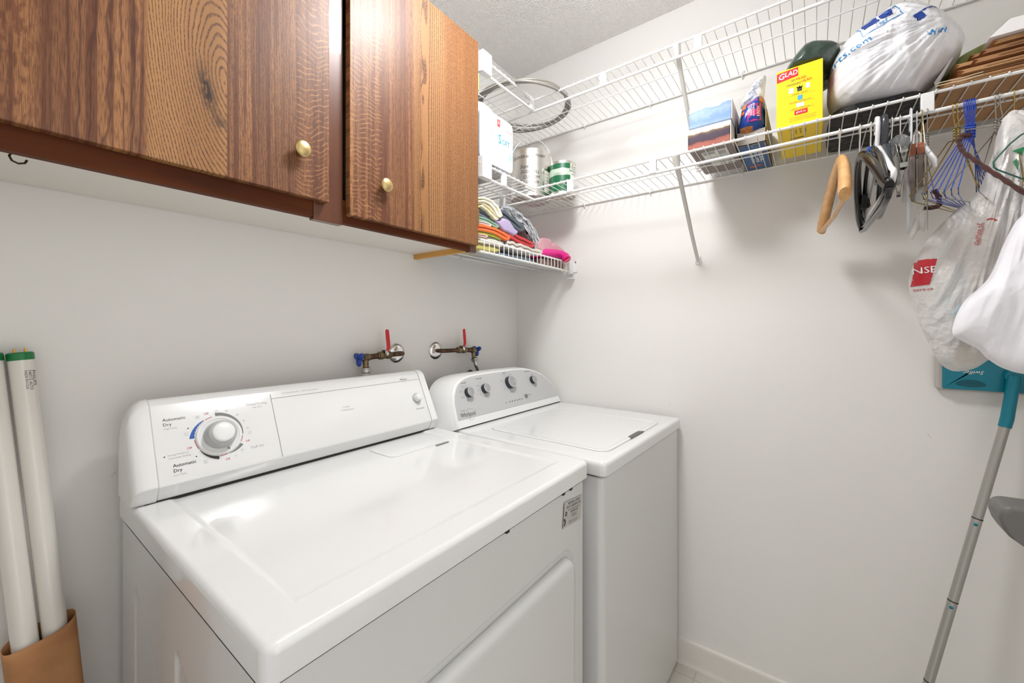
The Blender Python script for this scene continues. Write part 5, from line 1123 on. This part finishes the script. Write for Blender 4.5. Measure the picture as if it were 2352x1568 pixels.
def suit_hanger(name, label, y, wood, rz=0, bar='bar', bow=.02, r0=.011, r1=.0185, tilt=0., dz_=0, z0=-.062):
    o = mk(name, label, y, rz, tilt=tilt, dz_=dz_)
    m = hook(MB(), .0017, neck=-z0); m.build('hook', CHROME, o, local=True, smooth=70)
    ends = []
    for s in (-1, 1): m = MB(); ends.append(Vector(suit_arm(m, s, bow=bow, r0=r0, r1=r1, z0=z0))); m.build('arm', wood, o, local=True, smooth=70)
    m = MB(); a, b_ = ends[0] + Vector((.016, 0, -.004)), ends[1] + Vector((-.016, 0, -.004))
    if bar == 'bar': m.tube([a, (a + b_) / 2 + Vector((0, bow * .3, -.001)), b_], .0052, 12)
    elif bar == 'strip':
        m.tube([a + Vector((-.012, 0, .002)), a + Vector((-.004, 0, -.016)), a + Vector((.05, 0, -.022)), b_ + Vector((-.05, 0, -.022)), b_ + Vector((.004, 0, -.016)), b_ + Vector((.012, 0, .002))], .0058, 10, flat=(1, .7))
    m.build('trouser_bar', wood, o, local=True, smooth=60); return o
suit_hanger('wooden_hanger', 'pale wooden suit hanger, first on the rod', -1.213, WOOD, rz=.09, bow=-.016, r0=.0145, r1=.0215, z0=-.078)
suit_hanger('plastic_hanger', 'contoured black plastic suit hanger beside the wooden one', -1.252, GLB, rz=.04, bar='strip', z0=-.074, bow=.024, r0=.010, r1=.0165)
o = suit_hanger('plastic_hanger', 'slim black plastic hanger wearing a blue size tag', -1.272, GLB, rz=.02, bar='strip', bow=.004, r0=.006, r1=.009)
m = MB(); m.box(-.010, -.0065, -.066, .010, .0065, -.054); tg = m.build('size_tag', mat('blue_tag_plastic', (10, 84, 180), .3), o, local=True, bevel=.001); t = MB(); text(t, '10', Matrix(((0, 0, -1, -.0100), (-1, 0, 0, 0), (0, 1, 0, -.060), (0, 0, 0, 1))), .009, lift=.0004); t.build('tag_number', WHP, tg, local=True)
for s in (-1, 1):
    m = MB(); x = s * .12; z = -.062 - .135 * (.6154 ** 1.35) - .012; m.box(x - .012, -.006, z - .03, x + .012, .006, z + .006); m.tube([(x - .010, -.007, z - .004), (x - .010, -.010, z - .026), (x + .010, -.010, z - .026), (x + .010, -.007, z - .004)], .0022, 8); m.build('skirt_notch', GLB, o, local=True, bevel=.002)
def tube_hanger(name, label, y, mt, r=.0055, rz=0, plastic_hook=True, dz_=0., drop=.105, w=.2):
    o = mk(name, label, y, rz, dz_=dz_); m = MB(); n = 8
    if plastic_hook: m.tube([(.012, 0, -.022), (.013, 0, -.004), (.009, 0, .009), (0, 0, .0135), (-.010, 0, .009), (-.013, 0, -.004), (-.010, 0, -.024), (-.002, 0, -.044), (0, 0, -.062)], r * .95, 12)
    else: hook(m, .0017)
    m.build('hook', mt if plastic_hook else CHROME, o, local=True, smooth=70)
    m = MB(); P = [(0, 0, -.060), (-.03, 0, -.068), (-w * .9, 0, -.060 - drop), (-w * .99, 0, -.068 - drop), (-w, 0, -.078 - drop), (-w * .95, 0, -.086 - drop), (-w * .8, 0, -.088 - drop), (w * .8, 0, -.088 - drop), (w * .95, 0, -.086 - drop), (w, 0, -.078 - drop), (w * .99, 0, -.068 - drop), (w * .9, 0, -.060 - drop), (.03, 0, -.068)]
    m.tube(P, r, 12, closed=True); m.build('hanger_frame', mt, o, local=True, smooth=70); return o
tube_hanger('plastic_hanger', 'white tubular plastic hanger between two black ones', -1.284, WHH, .0050, .03)
o = tube_hanger('plastic_hanger', 'thick glossy grey-black tubular hanger beside the white one', -1.297, BLS, .0072, -.03, w=.165)
# clear clip hangers
CLR = mat('clear_plastic', (236, 238, 240), .08, trans=.85, coat=.5, bump=(120, .5, .003)); CLP = mat('clip_steel', (176, 176, 170), .25, 1)
def clip_hanger(label, y, rz=0., w=.15):
    o = mk('clip_hanger', label, y, rz)
    m = hook(MB(), .0016); m.build('hook', CHROME, o, local=True, smooth=70)
    m = MB(); m.tube([(-w, 0, -.105), (-w * .75, 0, -.088), (-w * .4, 0, -.070), (0, 0, -.058), (w * .4, 0, -.070), (w * .75, 0, -.088), (w, 0, -.105)], [.010, .012, .013, .014, .013, .012, .010], 10, flat=(1, .45)); m.box(-.012, -.006, -.085, .012, .006, -.05); m.build('clear_body', CLR, o, local=True, smooth=50, bevel=.001)
    for s in (-1, 1):
        x = s * w * .82; m = MB()
        for q in (-1, 1): m.add([(x - .013, q * .009, -.100), (x + .013, q * .009, -.100), (x + .009, q * .0015, -.150), (x - .009, q * .0015, -.150)], [(0, 1, 2, 3)])
        m.tube([(x - .012, 0, -.118), (x + .012, 0, -.118)], .0042, 10); m.box(x - .010, -.0032, -.152, x + .010, .0032, -.142)
        cl = m.build('metal_clip', CLP, o, local=True, solid=.0008); m = MB(); m.box(x - .008, -.0036, -.1525, x + .008, .0036, -.148); m.build('clip_grip', DARK, cl, local=True)
    return o
ch0 = clip_hanger('clear plastic clip hanger with steel clips, nearer the black hangers', -1.309, .05)
ch1 = copy_tree(ch0); ch1.location.y = -1.324; ch1.rotation_euler.z = -.10; ch1['label'] = 'clear plastic clip hanger behind its twin, next to the broad white hook'
# frosted hanger with a broad white hook
FR = mat('frosted_plastic', (226, 228, 228), .3, alpha=.75); o = mk('frosted_hanger', 'frosted translucent hanger with a broad flat white hook', -1.342, -.04)
m = MB(); m.tube([(.014, 0, -.030), (.015, 0, -.006), (.010, 0, .010), (0, 0, .0145), (-.010, 0, .009), (-.014, 0, -.006), (-.012, 0, -.040), (-.006, 0, -.085)], .0058, 8, flat=(.35, 1)); m.build('broad_hook', mat('white_hook_plastic', (228, 230, 236), .3), o, local=True, smooth=60)
m = MB(); m.tube([(-.006, 0, -.080), (-.035, 0, -.092), (-.065, -.004, -.100), (-.088, -.012, -.106), (-.100, -.018, -.124)], [.009, .011, .010, .009, .006], 10, flat=(1, .6)); m.tube([(-.006, 0, -.080), (.05, 0, -.098), (.11, -.004, -.122), (.17, -.004, -.155)], [.010, .012, .011, .008], 10, flat=(1, .6)); m.build('frosted_arm', FR, o, local=True, smooth=60)
m = MB(); m.tube([(-.098, -.018, -.122), (-.106, -.024, -.140), (-.104, -.026, -.156)], [.0055, .006, .004], 10, flat=(1, .6)); m.build('white_tip', WHH, o, local=True, smooth=60)
m = MB(); m.tube([(.05, -.002, -.11), (.055, -.002, -.19), (.06, -.002, -.26)], .0034, 8, flat=(1, .35)); m.build('hanging_strip', FR, o, local=True, smooth=60)
# trouser clamp hanger
o = mk('clamp_hanger', 'grey wooden trouser clamp hanger with brown felt and a steel hook', -1.352, -.150)
hook(MB(), .0016, neck=.100).build('hook', CHROME, o, local=True, smooth=70)
m = MB(); m.tube([(-.095, -.006, -.100), (-.098, -.006, -.078), (-.096, -.001, -.070), (-.094, .004, -.077), (-.090, .006, -.100)], .0024, 8); m.build('closing_loop', CHROME, o, local=True, smooth=70)
m = MB(); m.box(-.098, -.0105, -.178, .098, -.0012, -.118); m.box(-.098, .0012, -.178, .098, .0105, -.118); m.build('clamp_bar', mat('grey_painted_wood', (122, 110, 102), .5), o, local=True, bevel=.002)
m = MB(); m.box(-.099, -.0115, -.120, .098, -.001, -.096); m.box(-.099, .001, -.120, .098, .0115, -.096); m.build('felt_lining', mat('brown_felt', (154, 92, 66), .9, bump=(200, .8, .003)), o, local=True)
# wire hangers
def wire_hanger(name, label, y, mt, rz=0., r=.0011, w=.2, tilt=0., dz_=0., group='hangers on the rod of the lower wire shelf', drop=.110):
    o = mk(name, label, y, rz, tilt=tilt, dz_=dz_, group=group)
    hook(MB(), r, top=.0078, neck=.050).build('hook', mt, o, local=True, smooth=70)
    m = MB()
    for ph in (0, math.pi):
        m.tube([(.0022 * math.cos(a * 1.0 + ph), .0022 * math.sin(a + ph), -.046 - .030 * a / (5 * math.pi)) for a in [5 * math.pi * i / 40 for i in range(41)]], r, 6)
    m.build('twisted_neck', mt, o, local=True, smooth=70)
    m = MB(); m.tube([(0, 0, -.075), (-.03, 0, -.084), (-w * .93, 0, -.072 - drop), (-w, 0, -.082 - drop), (-w * .95, 0, -.092 - drop), (w * .95, 0, -.092 - drop), (w, 0, -.082 - drop), (w * .93, 0, -.072 - drop), (.03, 0, -.084)], r, 6, closed=True); m.build('wire_frame', mt, o, local=True, smooth=70); return o
GOLD = mat('gold_wire', (176, 150, 84), .25, 1); SILV = mat('silver_wire', (168, 164, 156), .25, 1); BLU = mat('blue_coated_wire', (16, 66, 176), .25, coat=.6); GRW = mat('green_coated_wire', (26, 92, 78), .35)
w0 = wire_hanger('wire_hanger', 'gold wire hanger between the clamp hanger and the torn plastic', -1.360, GOLD, -.12, drop=.142)
def wcopy(src, label, y, mt, rz, tilt=0, dz_=0, group=None):
    c = copy_tree(src); c.location = (ROD, y, RZ + dz_); c.rotation_euler = (tilt, 0, rz); c['label'] = label
    if group: c['group'] = group
    for ch in c.children:
        ch.data = ch.data.copy(); ch.data.materials[0] = mt
    return c
wcopy(w0, 'silver wire hanger carrying the torn clear plastic and brown chenille end', -1.369, SILV, -.16)
wcopy(w0, 'gold wire hanger left of the blue wire hangers', -1.412, GOLD, -.50)
wcopy(w0, 'second gold wire hanger, touching the blue wire hangers', -1.418, GOLD, -.44)
for i in range(6):
    wcopy(w0, ('leftmost blue coated wire hanger of the six bunched on the rod', 'second blue wire hanger from the left in the bunch of six', 'third blue wire hanger from the left in the bunch of six', 'fourth blue wire hanger from the left in the bunch of six', 'fifth blue wire hanger from the left in the bunch of six', 'rightmost blue coated wire hanger of the six bunched on the rod')[i], -1.4285 - i * .0029, BLU, -.50 + i * .045, tilt=-.02 + .012 * i, dz_=-.0002 * i, group='blue wire hangers bunched on the rod')
wcopy(w0, 'silver wire hanger right of the blue bunch', -1.472, SILV, -.34)
wcopy(w0, 'dull silver wire hanger turned away from the wall, behind the white bags', -1.481, SILV, -.62)
wcopy(w0, 'gold wire hanger beside the knot of the white bags', -1.497, GOLD, -.20)
TEAR = mat('torn_clear_film', (232, 232, 226), .3, alpha=.6, bump=(60, .8, .006))
pt = at(2130, 400, x=-.33)
m = blob(ptsx([(2132, 395), (2128, 420), (2112, 430), (2103, 450), (2108, 470), (2108, 500), (2096, 530), (2088, 545), (2098, 548), (2112, 525), (2124, 530), (2128, 510), (2118, 480), (2122, 455), (2128, 440), (2135, 410)], -.36), at(2115, 470, x=-.36).yz, -.366, -.340, 'x', wr=(.006, 60), seed=14, ring=90)
tag(m.build('torn_plastic_film', TEAR, smooth=60), 'crumpled torn clear plastic dangling from a silver wire hanger', 'plastic film')
CHN = mat('brown_chenille', (74, 34, 24), .95, sheen=.15, bump=(600, 1, .0015), var=((52, 22, 16), 90))
def fuzzy(pts, r, parent, name, seed=1):
    random.seed(seed); m = MB(); P = []
    V_ = [Vector(p) for p in pts]; 
    for i in range(len(V_) - 1):
        for k in range(6): P.append(V_[i].lerp(V_[i + 1], k / 6))
    P.append(V_[-1]); r *= .66; m.tube(P, [r * (1 + .16 * math.sin(i * 1.3)) for i in range(len(P))], 10)
    return m.build(name, CHN, parent, smooth=70)
o = thing('chenille_hanger', (-.35, -1.40, 1.6), 'short brown chenille-wrapped hanger end below the torn plastic', 'hanger', 'brown chenille-wrapped hangers')
fuzzy([at(2146, 436, x=-.40), at(2156, 452, x=-.40), at(2158, 470, x=-.395), at(2150, 476, x=-.38), at(2125, 478, x=-.34)], .0068, o, 'chenille_arm')
m = MB(); m.tube([at(2118, 262, x=-.30), at(2124, 320, x=-.32), at(2128, 350, x=-.33), at(2143, 425, x=-.39), at(2147, 440, x=-.40)], .0012, 6); m.tube([at(2123, 330, x=-.32), at(2128, 348, x=-.325), at(2133, 340, x=-.325)], .0035, 8); m.build('wire_shaft', CHROME, o, smooth=70)
o = thing('chenille_hanger', (-.52, -1.50, 1.6), 'long brown chenille-wrapped hanger arm crossing in front of the white bags', 'hanger', 'brown chenille-wrapped hangers')
fuzzy([at(2226, 312, x=-.42), at(2208, 312, x=-.42), at(2203, 325, x=-.425), at(2206, 340, x=-.43), at(2216, 352, x=-.44), at(2240, 368, x=-.455), at(2270, 390, x=-.475), at(2300, 408, x=-.495), at(2330, 428, x=-.515), at(2380, 460, x=-.54)], .0058, o, 'chenille_arm', 3)
fz_ = MB(); random.seed(5)
for i in range(60):
    p = at(2208 + random.random() * 22, 306 + random.random() * 10, x=-.42); fz_.tube([p, p + Vector((random.uniform(-1, 1), random.uniform(-1, 1), random.uniform(-1, 1))) * .006], .0006, 4)
fz_.build('frayed_end', CHN, o)['kind'] = 'stuff'
m = MB(); X_ = -.475; m.tube([at(2420, 262, x=X_), at(2370, 298, x=X_), at(2345, 310, x=X_), at(2320, 330, x=X_), at(2290, 362, x=X_), at(2282, 372, x=X_), at(2283, 384, x=X_), at(2292, 390, x=X_), at(2352, 412, x=X_), at(2430, 440, x=X_)], .0014, 8)
tag(m.build('wire_hanger', GRW, smooth=70), 'green coated wire hanger end in front of the white bags', 'hanger', 'hangers on the rod of the lower wire shelf')
m = MB(); m.tube([at(2218, 298, x=-.36), at(2290, 288, x=-.36), at(2320, 292, x=-.37), at(2352, 312, x=-.38), at(2400, 340, x=-.39)], .0013, 6)
tag(m.build('bent_wire', SILV, smooth=70), 'bent grey wire running sideways into the knot of the bags', 'wire')

# ------------------------------------------------------------------ carrier bags hung at the right edge
THIN = mat('thin_milky_film', (234, 231, 228), .36, alpha=.74, bump=(34, .9, .010), coat=.25)
b1 = thing('carrier_bag', (-.38, -1.44, 1.16), 'translucent white carrier bag with a red square logo, hanging from the rod', 'plastic bag', 'carrier bags hanging at the right edge')
XB = -.38
out = ptsx([(2318, 262), (2300, 285), (2290, 330), (2270, 385), (2255, 425), (2235, 450), (2205, 475), (2165, 512), (2130, 552), (2104, 597), (2090, 632), (2088, 658), (2096, 700), (2115, 750), (2140, 800), (2158, 832), (2178, 848), (2200, 853), (2240, 846), (2275, 825), (2330, 800), (2390, 760), (2420, 640), (2420, 420), (2390, 300), (2350, 262)], XB)
m1 = blob(out, at(2260, 620, x=XB).yz, XB - .040, XB + .045, 'x', n=36, ring=160, wr=(.006, 11), seed=33, power=.45, pleat=(at(2330, 265, x=XB).y, at(2330, 265, x=XB).z, .0075, 16))
m1.build('bag_film', THIN, b1, smooth=80)
ST = mat('cream_contents', (222, 200, 148), .6, var=((188, 164, 112), 14))
inn = blob(ptsx([(2250, 450), (2225, 520), (2210, 600), (2225, 700), (2200, 790), (2195, 830), (2240, 832), (2280, 700), (2290, 560), (2290, 470)], XB), at(2245, 640, x=XB).yz, XB - .035, XB + .035, 'x', wr=(.004, 20), seed=4)
inn.build('contents', ST, b1, smooth=70)
inn = blob(ptsx([(2170, 640), (2140, 690), (2150, 760), (2185, 800), (2215, 740), (2225, 640), (2200, 610)], XB), at(2180, 710, x=XB).yz, XB - .040, XB + .020, 'x', wr=(.004, 20), seed=6)
inn.build('contents', mat('pale_blue_contents', (190, 208, 214), .6), b1, smooth=70)
RB = lambda px, py: RW(XB - .3, *at(px, py, x=XB - .03).yz)
def redsq(f):
    P = ptsx([(2108, 596), (2152, 594), (2136, 653), (2097, 657)], XB - .03); f.add([(XB - .3, a, b_) for a, b_ in P], [(0, 1, 2, 3)])
dens_print(b1, 'red_logo_square', mat('logo_red', (190, 30, 46), .4), redsq, m1, 'x', -2, .0012, 4)
dens_print(b1, 'white_lettering', WHP, lambda f: (text(f, 'NSE', RB(2124, 621) @ Matrix.Rotation(.06, 4, 'Z'), .019, sx=.95, shear=.1), quad(f, -.014, -.0165, .012, -.0155, RB(2122, 623))), m1, 'x', -2, .0022, 0)
dens_print(b1, 'red_lettering', mat('logo_red', (190, 30, 46), .4), lambda f: (text(f, 'tore.ca', RB(2122, 664) @ Matrix.Rotation(.06, 4, 'Z'), .0095), text(f, 'OxiMate EZ', RB(2242, 540) @ Matrix.Rotation(1.45, 4, 'Z'), .0085), text(f, 'Pureté ici et suprême', RB(2249, 540) @ Matrix.Rotation(1.45, 4, 'Z'), .005), arc_band(f, 0, 0, .007, .0092, 20, 120, RB(2268, 516))), m1, 'x', -2, .0009, 0)
dens_print(b1, 'green_floral_print', mat('leaf_green_ink', (24, 120, 74), .4), lambda f: (f.add([(0, .006, .012), (0, -.004, 0), (0, -.010, .016)], [(0, 1, 2)], Matrix.Translation((XB - .3, *at(2320, 372, x=XB).yz))), f.add([(0, .004, .010), (0, -.003, -.014), (0, -.001, .014)], [(0, 1, 2)], Matrix.Translation((XB - .3, *at(2318, 395, x=XB).yz)))), m1, 'x', -2, .0014, 0)
b2 = thing('carrier_bag', (-.47, -1.48, 1.16), 'opaque glossy white carrier bag hanging in front, cut by the right edge', 'plastic bag', 'carrier bags hanging at the right edge')
WB = mat('opaque_white_film', (240, 239, 244), .2, bump=(14, .5, .010), coat=.6); X2 = -.46
out = ptsx([(2400, 330), (2352, 440), (2345, 490), (2325, 515), (2300, 562), (2265, 640), (2205, 700), (2183, 762), (2205, 782), (2240, 800), (2262, 822), (2300, 845), (2352, 858), (2420, 856), (2500, 800), (2540, 640), (2500, 420), (2440, 330)], X2)
m2 = blob(out, at(2370, 640, x=X2).yz, X2 - .040, X2 + .015, 'x', n=34, ring=150, wr=(.007, 10), seed=52, power=.4, pleat=(at(2400, 330, x=X2).y, at(2400, 330, x=X2).z, .006, 8))
m2.build('bag_film', WB, b2, smooth=80)
dens_print(b2, 'black_lettering', INK, lambda f: arc_band(f, 0, 0, .010, .0135, 30, 170, RW(X2 - .3, *at(2350, 500, x=X2).yz)), m2, 'x', -2, .0012, 1)
m = MB(); m.tube([at(2330, 262, x=-.36), at(2318, 275, x=-.37), at(2325, 292, x=-.38), at(2345, 290, x=-.38), at(2352, 272, x=-.37), at(2338, 262, x=-.36)], [.009, .010, .011, .012, .011, .009], 12, closed=False); m.build('knotted_handles', THIN, b1, smooth=70)
